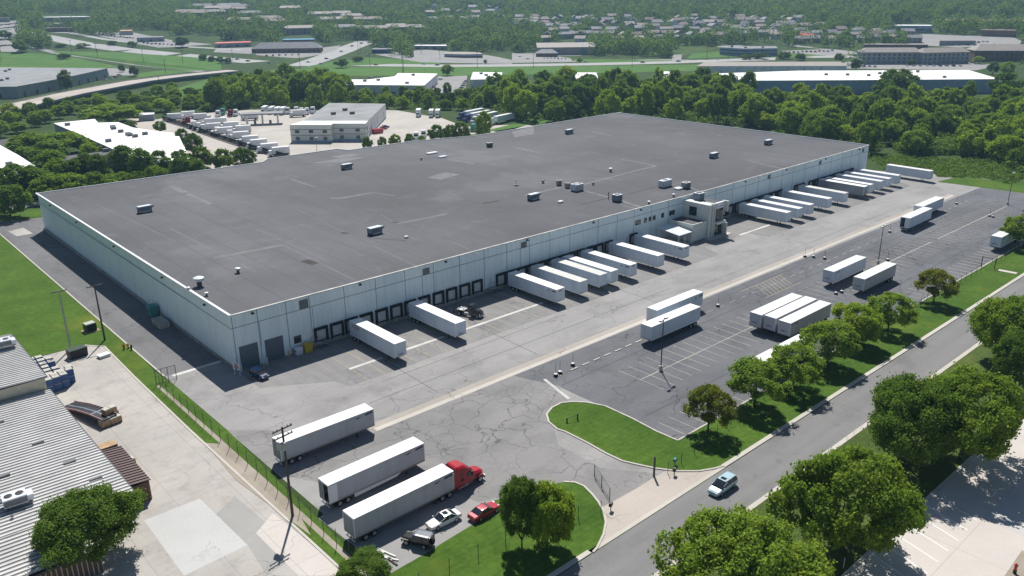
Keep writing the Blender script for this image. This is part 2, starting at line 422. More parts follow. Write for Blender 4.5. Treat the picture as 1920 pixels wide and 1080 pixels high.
# --- the yard: one big asphalt field, other surfaces lie on it in 4 mm steps
sheet('industrial_yard',[(43.8,278),(43.8,63),(52,60.6),(150,60.5),(345,60.5),(352,98),(345,110),(322,121),(312,139),(312,142),(54.5,142),(54.5,278)],M['yard'],.012)
sheet('side_driveway',[(43.9,300),(43.9,146),(54.6,146),(54.6,274),(63,276),(63,300)],M['side'],.016)
sheet('back_drive',gp([(0,425),(0,462),(21,455),(60,440),(78,425),(78,412),(40,414)]),M['side'],.012)
sheet('parking_lot',[(91.2,101.9),(94.2,93),(94.6,67.1),(346,67.1),(349,88),(340,100.5)],M['lot'],.016)
sheet('entrance_drive',[(43.9,119),(61,102),(91.2,102),(94.4,93.2),(91.5,88),(84.5,85),(80,79),(80,70),(86,62),(74,60.5),(70,62),(66,74),(58,77),(43.9,101)],M['drive'],.02)
sheet('trailer_pad',gp([(735,1073),(680,1037),(597,972),(640,940),(800,905),(905,945),(937,960)]),M['far_conc'],.024)
sheet('dock_apron',[(54.7,141),(54.7,129.5),(66,122.5),(67,118.8),(180,118.6),(183,125),(203,125),(204,118.6),(296,118.4),(300,125),(300,141)],M['dock'],.018)
sheet('back_drive_slab',gp([(15,434),(44,427),(62,438),(32,443)]),M['conc'],.02)
# drain strip across the yard
o=MB(); o.box(61,293,103.1,104.5,0,.035); tag(o.build('concrete_strip',M['strip']),kind='structure')
o=MB(); o.box(61.6,292,102,103.09,0,.03); tag(o.build('drain_kerb',M['kerb']),kind='structure')
# road
sheet('road',[(-60,49.6),(430,49.6),(430,57.5),(-60,57.5)],M['road'],.014)
sheet('entrance_apron',gp([(1130,951),(1152,939),(1195,915),(1225,896),(1250,882),(1290,885),(1320,884),(1345,877),(1360,869)])+[(93,57.8),(64.5,57.8)]+gp([(1120,1027),(1133,1002),(1136,980)]),M['apron'],.03)
# kerbs
KR=[]
def kerb(pts,w=.3,h=.14):
    KR.append((pts,w,h))
isl=gp([(1052,756),(1035,765),(1025,777),(1029,792),(1045,805),(1060,810),(1100,830),(1135,850),(1167,865),(1197,872),(1230,879),(1272,884),(1310,884),(1340,879),(1357,874)])
isl2=gp([(1052,756),(1072,754),(1100,755),(1135,762),(1185,785),(1230,809),(1272,827)])
law=gp([(1057,904),(1078,905),(1095,912),(1110,927),(1122,942),(1132,960),(1136,980),(1132,1002),(1120,1027),(1112,1036)])
kb=MB()
kb.ribbon(isl,.3,0,.14); kb.ribbon(isl2[::-1],.3,0,.14); kb.ribbon(law,.3,0,.14)
kb.ribbon([(94.6,67.1),(346,67.1)],.3,0,.14)
kb.ribbon([(93.5,58),(430,58)],.75,0,.1); kb.ribbon([(-60,58),(64.5,58)],.75,0,.1); kb.ribbon([(-60,49.4),(430,49.4)],.75,0,.1)
kb.ribbon([(64.5,57.9),(93.5,57.9)],.6,0,.05)
kb.ribbon([(43.75,300),(43.75,146)],.3,0,.14)
kb.ribbon([(39.6,74),(39.4,124),(39.6,150),(40,168.3),(37,172)],.35,0,.1)
kb.ribbon([(60,34.2),(140,34.2),(150,38.5)],.2,0,.12)
tag(kb.build('kerb',M['kerb']),kind='structure')
# lawns
sheet('verge_lawn',isl2[::-1][:-1]+isl+[(108,58.3),(430,58.3),(430,66.9),(94.9,66.9)],M['lawn'],.05)
sheet('entrance_lawn',gp([(737,1073),(792,1042),(840,1012),(890,982),(937,960)])+[(62.8,74.6)]+law+[(62,58.3),(-60,58.3),(-60,64),(41,64),(41,70.5)],M['lawn'],.05)
sheet('south_lawn',[(-60,49.0),(430,49.0),(430,44),(172,48.2),(158,42),(150,38.6),(140,34.3),(60,34.3),(-60,34.3)],M['lawn_dry'],.04)
sheet('fence_strip',[(43.6,300),(43.6,156),(43.2,150),(43.8,140),(43.9,119),(43,100),(42.7,87),(42,74),(40.5,66),(39.8,66),(39.6,84),(39.3,124),(39.6,150),(40.2,168),(37.2,172),(25,172),(-40,172),(-40,250),(20,300)],M['lawn'],.05)
sheet('gravel_patch',[(39.5,117.5),(41.6,115),(41.9,104),(41.9,93),(40.2,85),(39.6,92),(38.6,104)],M['gravel'],.062)
sheet('fence_line_soil',[(41.2,143),(41.75,143),(41.9,120),(41.8,72),(40.9,72),(41.2,100)],M['gravel'],.066)
sheet('behind_lawn',gp([(0,398),(75,389),(79,408),(0,416)]),M['lawn'],.02)
sheet('back_path',gp([(0,384),(60,375),(80,376),(80,384),(0,398)]),M['far_conc'],.02)
# left neighbour's concrete yard
sheet('concrete_yard',[(39.4,74),(39.2,124),(39.4,150),(39.8,168.2),(36.9,171.8),(20,172),(-30,172),(-30,60),(39.6,60)],M['conc'],.02)
sheet('new_slab',gp([(270,976),(375,935),(464,1022),(345,1080)]),M['conc_new'],.026)
sheet('repair_slab',gp([(385,985),(440,930),(505,985),(560,1040),(500,1080),(465,1022)]),M['slab_grey'],.024)
sheet('lane_slab',gp([(480,1000),(512,962),(627,1057),(640,1080),(560,1080)]),M['lot_conc'],.028)
# right neighbour's concrete lot
sheet('visitor_lot',[(40,34.1),(140,34.1),(149.5,38.3),(190,30),(190,-20),(40,-20)],M['lot_conc'],.02)
sheet('visitor_slab',gp([(1850,972),(1884,924),(1990,975),(1960,1020)]),M['conc_new'],.026)
sheet('brick_plaza',gp([(1880,1085),(1916,1032),(1990,1060),(1990,1100)]),M['gravel'],.026)
sheet('footpath',[(151,38.9),(158,42.4),(173,48.6),(182,48.6),(166,41),(153,36)],M['lot_conc'],.046)
# --- painted markings
mk=MB()
def line(m,x0,y0,x1,y1,w,z):
    d=Vector((x1-x0,y1-y0)); L=d.length; d/=L; n=Vector((-d.y,d.x))*w/2
    m.sheet([(x0-n.x,y0-n.y),(x1-n.x,y1-n.y),(x1+n.x,y1+n.y),(x0+n.x,y0+n.y)],z)
for a,b in((70.6,78),(81.5,93),(96,121.2),(149.5,152),(160.3,163),(199.7,216)): line(mk,a,125.2,b,125.2,.75,.03)
line(mk,45,145.3,54.3,145.3,.9,.03)
line(mk,94.4,97,92.2,88.6,.6,.034)
tag(mk.build('white_dock_line',M['white_line']),kind='structure')
yl=MB()
dx=72.6-1.83
while dx<300:
    if not(170<dx<203): line(yl,dx,138,dx,118.5,.13,.026)
    dx+=3.65
for k in range(6): line(yl,188+k*1.3,128.8,191+k*1.3,123.5,.15,.027)
tag(yl.build('dock_bay_lines',M['yellow_line']),kind='structure')
sl=MB()
for k in range(16): line(sl,107+2.75*k,79.6,107+2.75*k,90.2,.12,.026)
line(sl,107,84.9,148.3,84.9,.2,.028)
for k in range(44):
    x=165+2.75*k
    if x<290: line(sl,x,79.8,x,90.0,.11,.026)
line(sl,205,84.9,232,84.9,.25,.028); line(sl,236,84.9,289,84.9,.28,.028)
for k in range(66):
    x=97+2.75*k
    if x<300: line(sl,x,67.4,x,72.8,.11,.026)
for k in range(40): line(sl,190+2.75*k,67.4,190+2.75*k,73,.12,.027)
xx_=126
while xx_<286:
    line(sl,xx_,96.2,xx_+2.2,96.2,.14,.027); xx_+=4.3
tag(sl.build('stall_lines',M['faint_line']),kind='structure')
hl=MB()
for k in range(8): line(hl,166+k*1.5,98.5,162+k*1.5,92.5,.14,.027)
line(hl,160,98.6,178,98.6,.14,.0275); line(hl,160,92.3,176,92.3,.14,.0275)
for k in range(6): line(hl,157+k*1.0,84+k*.1,154.8+k*1.0,88.5,.14,.027)
line(hl,148,84.9,157.5,84.9,.2,.027); line(hl,157.5,84.9,160.5,79,.2,.027); line(hl,160.5,79,166,78.6,.2,.027)
for k in range(6): line(hl,199+k*1.0,83,202+k*1.0,88,.14,.027)
tag(hl.build('hatched_markings',M['yellow_line']),kind='structure')
bs=MB()
x=100.5
while x<124:
    bs.box(x,x+1.9,96.1,96.4,.016,.14); x+=3.1
tag(bs.build('wheel_stop_row',M['kerb']),kind='structure')
tj=MB()
for y,x0,x1 in((93.2,95,292),(88.9,150,262),(75.6,97,300),(99.2,128,230)):
    xx=x0
    while xx<x1:
        line(tj,xx,y+random.uniform(-.12,.12),xx+6,y+random.uniform(-.12,.12),.16,.0245); xx+=6
for xx in (77,101,140): line(tj,xx,106,xx+.6,124,.1,.0245)
for y,x0,x1 in((111,66,150),(116.5,72,120),(107.5,150,260)): line(tj,x0,y,x1,y+.3,.1,.0245)
tag(tj.build('tar_seams',M['tar']),kind='structure')
lm=MB()
for k in range(9): line(lm,84+k*3.1,34,82.2+k*3.1,27.5,.16,.03)
tag(lm.build('visitor_stall_lines',M['white']),kind='structure')
# ================================================================ WAREHOUSE
WX0,WX1,WY=54.6,303.6,138.9
def zt(x): return float(np.interp(x,[54.6,124,207,304],[11.2,10.85,10.45,10.9]))
W=empty('warehouse',(WX0,WY,0),0,'vast white warehouse with dark flat roof and a long row of truck docks','warehouse')
def wl(m,name,mat,**k):
    """part built in world coordinates, parented without moving"""
    m.v=[(x-WX0,y-WY,z) for x,y,z in m.v]
    return m.build(name,mat,W,**k)
outline=[(WX0,WY),(WX1,WY),(305.2,262.5),(215,262.5),(190,270),(160,270.5),(158,276),(130,276),(126,271.5),(55.0,273.4)]
xs=[54.6,80,124,165,207,255,WX1]
# walls as a shell: front, left, right, back
m=MB()
for a,b in zip(xs,xs[1:]):
    m.v+=[(a,WY,0),(b,WY,0),(b,WY,zt(b)),(a,WY,zt(a)),(a,WY+.3,0),(b,WY+.3,0),(b,WY+.3,zt(b)),(a,WY+.3,zt(a))]
    n=len(m.v)-8
    m.f+=[[n,n+1,n+2,n+3],[n+7,n+6,n+5,n+4],[n+3,n+2,n+6,n+7]]
ring=outline[1:]+[outline[0]]
for (ax,ay),(bx,by) in zip(ring,ring[1:]):
    n=len(m.v); m.v+=[(ax,ay,0),(bx,by,0),(bx,by,zt(bx)),(ax,ay,zt(ax))]; m.f.append([n,n+1,n+2,n+3])
wl(m,'wall',M['wall'])
# roof sheet just below the parapet
m=MB()
back=lambda x: float(np.interp(x,[55,126,130,158,160,190,215,305],[273.4,271.5,276,276,270.5,270,262.5,262.5]))
gx=[54.7,70,90,124,126,130,145,158,160,190,207,215,240,255,280,303.7]
for a,b in zip(gx,gx[1:]):
    n=len(m.v); m.v+=[(a,WY+.05,zt(a)-.12),(b,WY+.05,zt(b)-.12),(b,back(b)-.05,zt(b)-.12),(a,back(a)-.05,zt(a)-.12)]; m.f.append([n,n+1,n+2,n+3])
rf=wl(m,'roof',M['roof'])
# flashing
m=MB()
for a,b in zip(xs,xs[1:]):
    n=len(m.v)
    m.v+=[(a,WY-.06,zt(a)-.16),(b,WY-.06,zt(b)-.16),(b,WY-.06,zt(b)+.05),(a,WY-.06,zt(a)+.05),(a,WY+.32,zt(a)-.16),(b,WY+.32,zt(b)-.16),(b,WY+.32,zt(b)+.05),(a,WY+.32,zt(a)+.05)]
    m.f+=[[n,n+1,n+2,n+3],[n+3,n+2,n+6,n+7],[n+7,n+6,n+5,n+4],[n,n+4,n+5,n+1]]
wl(m,'front_flashing',M['flash_old'])
m=MB(); z=zt(55)
m.v+=[(WX0-.1,WY-.08,z-.3),(WX0-.1,273.6,z-.3),(WX0-.1,273.6,z+.16),(WX0-.1,WY-.08,z+.16),(WX0+.38,WY-.08,z-.3),(WX0+.38,273.6,z-.3),(WX0+.38,273.6,z+.16),(WX0+.38,WY-.08,z+.16)]
m.f+=[[0,1,2,3],[3,2,6,7],[7,6,5,4],[0,3,7,4]]
wl(m,'side_flashing',M['flash'])
m=MB()
bl=outline[2:]
for (ax,ay),(bx,by) in zip(bl,bl[1:]):
    n=len(m.v); za,zb=zt(ax),zt(bx)
    m.v+=[(ax,ay-.2,za-.2),(bx,by-.2,zb-.2),(bx,by-.2,zb+.1),(ax,ay-.2,za+.1),(ax,ay+.1,za-.2),(bx,by+.1,zb-.2),(bx,by+.1,zb+.1),(ax,ay+.1,za+.1)]
    m.f+=[[n,n+1,n+2,n+3],[n+3,n+2,n+6,n+7],[n+7,n+6,n+5,n+4]]
m.box(303.5,303.8,WY,262,10.6,11.05)
wl(m,'rear_flashing',M['flash'])
# panel joints and the horizontal reveal
m=MB()
JX=[54.95,59.9,65.8,70.8,78.6,86.1,93.5,101.1,108.4,115.6,122.6,130,136.9,144,154.5,162,168.9,176.4,183.8,206.7,215.5,222.5,229.6,236.6,243.7,250.6,258.1,268,276.2,283.9,290.6,297.1]
for x in JX: m.box(x-.07,x+.07,WY-.012,WY+.02,1.3,zt(x)-.2)
for a,b in zip(xs,xs[1:]): m.box(a,b,WY-.010,WY+.02,8.55,8.68)
y=146
while y<272: y+=7.3
m.box(WX0-.012,WX0+.02,WY,273,8.55,8.7)
for x in (60.1,71.3,98.0,127): m.box(x-.05,x+.05,WY-.03,WY,3.5,8.5)
wl(m,'panel_joints',M['joint'])
m=MB()
m.box(66,170.5,WY-.14,WY-.001,0,1.12); m.box(204,301,WY-.14,WY-.001,0,1.12)
wl(m,'dock_foundation',M['dockbase'])
m=MB(); m.box(WX0-.12,WX0-.001,WY,273,0,.75); wl(m,'side_plinth',M['dockbase'])
# dock doors (each: door > seal)
DX=[72.6,76.2,79.6,83.2,87.0,90.7,94.3,98.1,102.0,105.7,109.5,113.2,120.5,122.9+1.0,127.3,130.4,133.8,137.2,140.8,144.3,147.8,151.5,155.0,158.5,168.7,
207.7,211.2,214.8,218.6,222,225.3,228.6,231.8,235.5,239.1,242.9,253.4,256.9,262.9,266.8,270.9,274.5,278.3,281.2,284.3,287.6,291.5]
for x in DX:
    d=MB().box(x-1.25,x+1.25,WY-.05,WY-.002,1.2,3.75)
    d.box(x-.9,x+.9,WY-.075,WY-.05,2.42,2.46)
    d=wl(d,'dock_door',M['dockdoor'])
    s=MB()
    s.box(x-1.5,x-1.12,WY-.5,WY-.08,1.1,3.95); s.box(x+1.12,x+1.5,WY-.5,WY-.08,1.1,3.95)
    s.box(x-1.12,x+1.12,WY-.5,WY-.08,3.45,3.95); s.box(x-1.12,x+1.12,WY-.4,WY-.15,1.02,1.2)
    s.box(x-1.45,x-1.15,WY-.4,WY-.15,.7,.98); s.box(x+1.15,x+1.45,WY-.4,WY-.15,.7,.98)
    s.v=[(a-WX0,b-WY,c) for a,b,c in s.v]; s.build('dock_seal',M['seal'],d)
# downpipes between doors
for x in (85.1,96.2,100.0,128.9,145.9,157,224,240.5,259.8):
    wl(MB().box(x-.09,x+.09,WY-.2,WY-.02,.2,4.3),'door_post',M['flash'])
# roll-up doors
for x0,x1,h in((55.6,59.3,4.65),(60.7,64.5,4.5)):
    d=MB().box(x0,x1,WY-.03,WY-.002,.03,h)
    for k in range(9): d.box(x0+.05,x1-.05,WY-.045,WY-.03,.25+k*.48,.3+k*.48)
    wl(d,'roll_up_door',M['rollup'])
# small windows and vents
def win(x0,x1,z0,z1,name='window'):
    f=MB(); t=.08
    f.box(x0-t,x0,WY-.06,WY-.002,z0-t,z1+t);f.box(x1,x1+t,WY-.06,WY-.002,z0-t,z1+t);f.box(x0,x1,WY-.06,WY-.002,z1,z1+t);f.box(x0,x1,WY-.06,WY-.002,z0-t,z0)
    f=wl(f,name,M['darkgrey'])
    g=MB().box(x0,x1,WY-.03,WY-.004,z0,z1); g.v=[(a-WX0,b-WY,c) for a,b,c in g.v]; g.build('pane',M['glass'],f)
win(66.8,68.2,2.0,3.4)
for a,b in((169.5,171.7),(173.3,174.3),(175.3,176.3),(177.1,178.1),(180.8,181.9),(184.4,186.8)): win(a,b,6.05,7.25)
for x0,x1,z0,z1 in((68.6,70.5,8.6,10.5),(98.2,100,8.6,10.1),(127.2,129.0,8.5,10.0),(234.9,236.4,8.7,10),(267.3,268.9,8.7,10),(298.6,300,8.9,10.2)):
    v=MB().box(x0,x1,WY-.09,WY-.002,z0,z1)
    for k in range(7): v.box(x0+.05,x1-.05,WY-.12,WY-.09,z0+.1+k*(z1-z0-.1)/7,z0+.2+k*(z1-z0-.1)/7)
    wl(v,'vent_louvre',M['louvre'])
wl(MB().box(66.6,68.1,WY-.06,WY-.002,6.2,7.8),'wall_hatch',M['wall'])
for x in (59.0,82.4,104.5,129.2,152.5,171.5,197.5,222,246,271.5,296):
    wl(MB().box(x-.25,x+.25,WY-.4,WY-.01,zt(x)-.75,zt(x)-.5).box(x-.05,x+.05,WY-.3,WY-.01,zt(x)-.5,zt(x)-.3),'wall_light',M['black'])
for y in (150,172,203,233,258):
    wl(MB().box(WX0-.4,WX0-.01,y-.22,y+.22,10.2,10.5),'wall_light',M['black'])
# doors + stairs
for x in (70.9,117.4,166.2):
    wl(MB().box(x-.5,x+.5,WY-.05,WY-.002,1.2,3.35),'personnel_door',M['cream'])
    s=MB()
    s.box(x-.7,x+1.0,WY-1.5,WY-.15,1.05,1.2)
    for k in range(6): s.box(x+1.0+k*.3,x+1.3+k*.3,WY-1.5,WY-.2,.95-k*.17,1.05-k*.17)
    for yy in (WY-1.5,WY-.2):
        s.tube((x-.7,yy,2.2),(x+1.0,yy,2.2),.03); s.tube((x+1.0,yy,2.2),(x+2.8,yy,1.1),.03)
        for xx,zz in((x-.7,1.1),(x+1,1.1),(x+2.8,.03)): s.tube((xx,yy,zz),(xx,yy,zz+1.1),.03)
    for xx in (x-.6,x+.9):
        for yy in (WY-1.4,WY-.3): s.box(xx-.06,xx+.06,yy-.06,yy+.06,.02,1.05)
    wl(s,'dock_stairs',M['steel'])
# roof patches and seams
def rz_(x): return zt(x)-.12
def rpatch(m,pl,w,dz=.006):
    pts=[G(px,py,10.7) for px,py in pl]
    for (ax,ay),(bx,by) in zip(pts,pts[1:]):
        d=Vector((bx-ax,by-ay)); L=d.length
        if L<.01: continue
        d/=L; n=Vector((-d.y,d.x))*w/2; k=len(m.v); s=max(1,int(L/20))
        for i in range(s):
            x0,y0=ax+(bx-ax)*i/s,ay+(by-ay)*i/s; x1,y1=ax+(bx-ax)*(i+1)/s,ay+(by-ay)*(i+1)/s; k=len(m.v)
            m.v+=[(x0-n.x,y0-n.y,rz_(x0-n.x)+dz),(x1-n.x,y1-n.y,rz_(x1-n.x)+dz),(x1+n.x,y1+n.y,rz_(x1+n.x)+dz),(x0+n.x,y0+n.y,rz_(x0+n.x)+dz)]
            m.f.append([k,k+1,k+2,k+3])
for pl,w in (([(402,486),(530,461)],1.6),([(322,350),(350,364)],2.2),([(348,363),(395,384)],1.6),([(620,372),(640,372),(700,361)],1.3),([(700,361),(740,367)],.6),([(745,420),(838,401)],1.0),
 ([(985,366),(1050,350)],1.3),([(1092,345),(1230,309)],1.2),([(1230,309),(1165,297)],.9),([(1092,355),(1142,369)],1.0),([(1160,374),(1205,388)],1.4),([(1165,383),(1198,391)],.7),([(965,275),(1010,284)],1.2),
 ([(1402,300),(1470,316)],1.0),([(1330,249),(1352,254)],.7),([(840,297),(890,306)],1.0),([(1295,350),(1325,360)],1.0),([(545,336),(590,351)],.7),([(1110,246),(1145,254)],1.0)):
    pm=MB(); rpatch(pm,pl,w); wl(pm,'roof_patch',M['patch'])
for q in ([(800,332),(835,322),(862,326),(825,337)],[(578,306),(640,296),(690,293),(640,304)],[(960,246),(1000,236),(1002,250),(965,256)],[(620,293),(660,287),(680,289),(640,297)]):
    p=[G(px,py,10.7) for px,py in q]; pm=MB(); pm.v+=[(x,y,rz_(x)+.009) for x,y in p]; pm.f.append([0,1,2,3]); wl(pm,'roof_patch',M['patch'])
for pl,w in (([(530,461),(665,527)],.28),([(480,431),(620,493)],.2),([(650,438),(780,500)],.25),([(560,395),(700,462)],.16),([(745,420),(715,404)],.2),([(320,431),(480,512)],.3),([(850,455),(900,478)],.2),([(180,385),(330,455)],.2),([(1180,324),(1300,340)],.2)):
    pm=MB(); rpatch(pm,pl,w,.004); wl(pm,'roof_seam',M['patch'])
for pl,w in (([(905,381),(936,376)],1.1),([(1087,383),(1142,370)],.5),([(1180,362),(1238,345)],.4),([(570,490),(592,497)],2.0),([(768,300),(870,290)],.4),([(640,437),(652,439)],1.2),([(735,417),(745,418)],1),([(700,448),(760,452)],.4)):
    pm=MB(); rpatch(pm,pl,w,.012); wl(pm,'roof_stain',M['patch_dark'])
# entrance block
m=MB()
TX0,TX1,TY=190.6,197.6,129.4
m.box(TX0,TX1,TY+.6,WY-.05,0,9.3)                     # tower
m.box(TX0-.05,TX0+.75,TY+.15,TY+.59,0,9.55); m.box(TX0+1.1,TX0+1.5,TY-.1,TY+.59,0,9.7); m.box(TX0+1.95,TX0+2.35,TY-.1,TY+.59,0,9.7)
m.box(TX1-.5,TX1,TY-1.2,TY+.59,6.9,9.9); m.box(TX0+2.4,TX1-.55,TY-1.0,TY+.58,3.7,4.35); m.box(TX1-.4,TX1,TY-1.2,TY+.55,0,3.6)
m.box(TX0-.1,TX0+2.3,TY+.55,WY-.05,9.31,9.5)
wl(m,'entrance_tower',M['cream'])
m=MB(); m.box(184.2,TX0-.02,130.4,WY-.05,0,4.7); m.box(184.1,TX0-.03,130.3,130.55,4.71,5.05); m.box(184.1,184.35,130.56,WY-.05,4.71,5.05)
wl(m,'office_annex',M['cream'])
wl(MB().box(184.4,TX0-.1,130.6,WY-.1,4.705,4.74),'annex_roof',M['roof'])
wl(MB().box(TX0+.05,TX1-.05,TY+.65,WY-.1,9.305,9.33).box(TX0+2.3,TX1-.6,TY+.62,TY+.64,0,.1),'tower_roof',M['roof'])
f=wl(MB().box(TX0+2.4,TX1-.5,TY-.12,TY+.55,9.5,9.75).box(TX0+2.4,TX0+2.7,TY-.12,WY-6,9.34,9.6),'tower_coping',M['flash'])
f=wl(MB().box(TX0+2.4,TX1-.52,TY+.3,TY+.58,4.4,8.0),'tower_window',M['darkgrey'])
def sub(mm,name,mat,par):
    mm.v=[(a-WX0,b-WY,c) for a,b,c in mm.v]; return mm.build(name,mat,par)
gm=MB()
for k in range(3): gm.box(TX0+2.5+k*1.3,TX0+3.7+k*1.3,TY+.27,TY+.3,4.5,7.9)
sub(gm,'pane',M['glass'],f)
f=wl(MB().box(TX0+2.4,TX1-.52,TY+.3,TY+.58,.05,3.6),'entrance_door',M['darkgrey'])
gm=MB()
for k in range(3): gm.box(TX0+2.5+k*1.3,TX0+3.7+k*1.3,TY+.27,TY+.3,.2,3.5)
sub(gm,'pane',M['glass'],f)
wl(MB().box(TX0+2.6,TX1-.6,TY-.2,TY+.57,8.1,9.3),'entrance_sign',M['carwhite'])
gm=MB()
for k in range(6): gm.box(TX0+3.0+k*.55,TX0+3.35+k*.55,TY-.23,TY-.2,8.55,8.85)
wl(gm,'sign_lettering',M['bl_steel'])
f=wl(MB().box(TX0-.06,TX0-.003,134,136.6,5.6,8.2),'tower_side_window',M['darkgrey'])
sub(MB().box(TX0-.08,TX0-.06,134.15,136.45,5.75,8.05),'pane',M['glass'],f)
m=MB(); m.v=[(177.6,130.0,3.2),(183.9,130.0,3.2),(183.9,137.8,4.0),(177.6,137.8,4.0),(177.6,130.0,3.32),(183.9,130.0,3.32),(183.9,137.8,4.12),(177.6,137.8,4.12)]
m.f=[[0,3,2,1],[4,5,6,7],[0,1,5,4],[1,2,6,5],[2,3,7,6],[3,0,4,7]]
wl(m,'canopy_roof',M['unit_top'])
for x,y in((177.9,130.3),(183.6,130.3),(180.7,130.3),(177.9,137.2)): wl(MB().tube((x,y,.02),(x,y,3.25+(y-130)*.1),.09),'canopy_post',M['flash'])
wl(MB().box(189,199.5,127.6,130,0,.16).box(178,184.1,129.8,138.7,0,.12),'entrance_step',M['kerb'])
# ================================================================ WHEELS, TRAILERS, TRUCKS, CARS
WHEELS={}
def wheel(parent,x,y,r,w,side,rim='rim'):
    """tyre part with its rim; the axle runs along y, side = +1/-1 outward"""
    k=(r,w,side,rim)
    if k not in WHEELS:
        t=MB(); t.tube((0,-w/2,0),(0,w/2,0),r,n=18)
        o=t.build('wheel',M['tyre'],None,bevel=min(.03,w*.15))
        q=MB(); q.tube((0,side*w/2,0),(0,side*(w/2+.02),0),r*.6,n=14); q.tube((0,side*(w/2+.02),0),(0,side*(w/2+.07),0),r*.22,n=8)
        p=q.build('rim',M[rim],None); WHEELS[k]=(o.data,p.data); bpy.data.objects.remove(o); bpy.data.objects.remove(p)
    a=bpy.data.objects.new('wheel',WHEELS[k][0]); COL.objects.link(a); a.parent=parent; a.location=(x,y,r); KIDS.setdefault(parent.name,[]).append(a)
    b=bpy.data.objects.new('rim',WHEELS[k][1]); COL.objects.link(b); b.parent=a; KIDS.setdefault(a.name,[]).append(b)
TL,TW=16.15,2.6
def make_trailer(side,roof,rail='bl_tan',door='white',open_=None,skirt=False,L=TL,lead='flash'):
    """semi trailer, origin on the ground below its rear end, nose towards +x"""
    r=empty('semi_trailer')
    y0,y1=-TW/2,TW/2
    b=MB()
    b.box(.05,L,y0,y0+.05,1.3,4.05); b.box(.05,L,y1-.05,y1,1.3,4.05); b.box(L-.05,L+.0,y0+.05,y1-.05,1.3,4.05)
    for k in range(14):
        x=.6+k*(L-1.2)/13
        b.box(x-.02,x+.02,y0-.012,y0,1.32,4.03); b.box(x-.02,x+.02,y1,y1+.012,1.32,4.03)
    b.box(L,L+.02,-.02,.02,1.35,4.0)
    b.build('cargo_box',side,r)
    MB().box(.05,L-.05,y0+.05,y1-.05,1.2,1.3).build('deck',M['darkgrey'],r)
    f=MB().box(.0,L+.01,y0-.015,y1+.015,4.05,4.11)
    for k in range(13): x=.6+(k+.5)*(L-1.2)/13; f.box(x-.03,x+.03,y0+.03,y1-.03,4.11,4.12)
    f.build('roof_panel',roof,r)
    MB().box(0,L+.02,y0-.03,y0-.001,1.08,1.3).box(0,L+.02,y1+.001,y1+.03,1.08,1.3).build('bottom_rail',M[rail],r)
    c=MB()
    for yy in (y0-.02,y1-.06): c.box(L-.06,L+.03,yy,yy+.08,1.3,4.05); c.box(-.03,.05,yy,yy+.08,1.1,4.05)
    c.box(-.03,.05,y0+.06,y1-.06,3.92,4.05); c.box(-.03,.05,y0+.06,y1-.06,1.08,1.22)
    c.build('corner_frame',M[lead],r)
    for s in (-1,1):
        if open_ in (s,2):
            if open_==s: MB().box(.06,1.32,s*(TW/2+.03)-.02,s*(TW/2+.03)+.02,1.25,3.95).build('rear_door',M['white'],r)
            continue
        d=MB(); a,bb=(y0+.07,-.01) if s<0 else (.01,y1-.07); d.box(-.02,.03,a,bb,1.23,3.91)
        for t in(.3,.7): yy=a+(bb-a)*t; d.tube((-.04,yy,1.2),(-.04,yy,3.9),.025,n=6)
        d.build('rear_door',M[door],r)
    u=MB(); u.box(.2,4.6,-.55,-.4,.75,1.15); u.box(.2,4.6,.4,.55,.75,1.15)
    for x in (1.6,2.9): u.tube((x,-1.15,.5),(x,1.15,.5),.09)
    u.build('bogie_frame',M['black'],r)
    for x in (1.6,2.9):
        for s in (-1,1): wheel(r,x,s*1.0,.5,.55,s)
    MB().box(-.02,.08,-1.15,1.15,.5,.62).box(0,.06,-.6,-.5,.62,1.1).box(0,.06,.5,.6,.62,1.1).build('rear_guard',M['flash'],r)
    for s in (-1,1):
        MB().box(.85,.87,s*1.0-.3,s*1.0+.3,.25,1.0).build('mud_flap',M['black'],r)
        g=MB().box(L-3.1,L-2.95,s*.85-.09,s*.85+.09,.12,1.15).box(L-3.2,L-2.85,s*.85-.17,s*.85+.17,.02,.12); g.build('landing_leg',M['darkgrey'],r)
        MB().box(-.05,-.02,s*1.05-.12,s*1.05+.12,1.1,1.2).build('tail_light',M['lamp_r'],r)
    MB().box(L-.9,L-.3,-1.0,1.0,1.0,1.2).build('kingpin_plate',M['black'],r)
    if skirt:
        for s in (-1,1):
            k=MB(); k.v=[(3.9,s*1.25,1.08),(L-4.2,s*1.25,1.08),(L-5.0,s*1.25,.62),(4.0,s*1.25,.4),(3.9,s*1.22,1.08),(L-4.2,s*1.22,1.08),(L-5.0,s*1.22,.62),(4.0,s*1.22,.4)]
            k.f=[[0,1,2,3],[7,6,5,4],[0,4,5,1],[1,5,6,2],[2,6,7,3],[3,7,4,0]]; k.build('side_skirt',M['flash'],r)
    return r
FONT=None
def text_mesh(txt,size,mat,parent,loc,rot,name='lettering'):
    cu=bpy.data.curves.new('lettering','FONT'); cu.body=txt; cu.size=size; cu.extrude=.006; cu.shear=.2
    t=bpy.data.objects.new('tmp',cu); COL.objects.link(t); bpy.context.view_layer.update()
    me=bpy.data.meshes.new_from_object(t.evaluated_get(bpy.context.evaluated_depsgraph_get())); bpy.data.objects.remove(t)
    me.materials.clear(); me.materials.append(mat)
    o=bpy.data.objects.new(name,me); COL.objects.link(o); o.parent=parent; o.location=loc; o.rotation_euler=rot
    KIDS.setdefault(parent.name,[]).append(o); return o
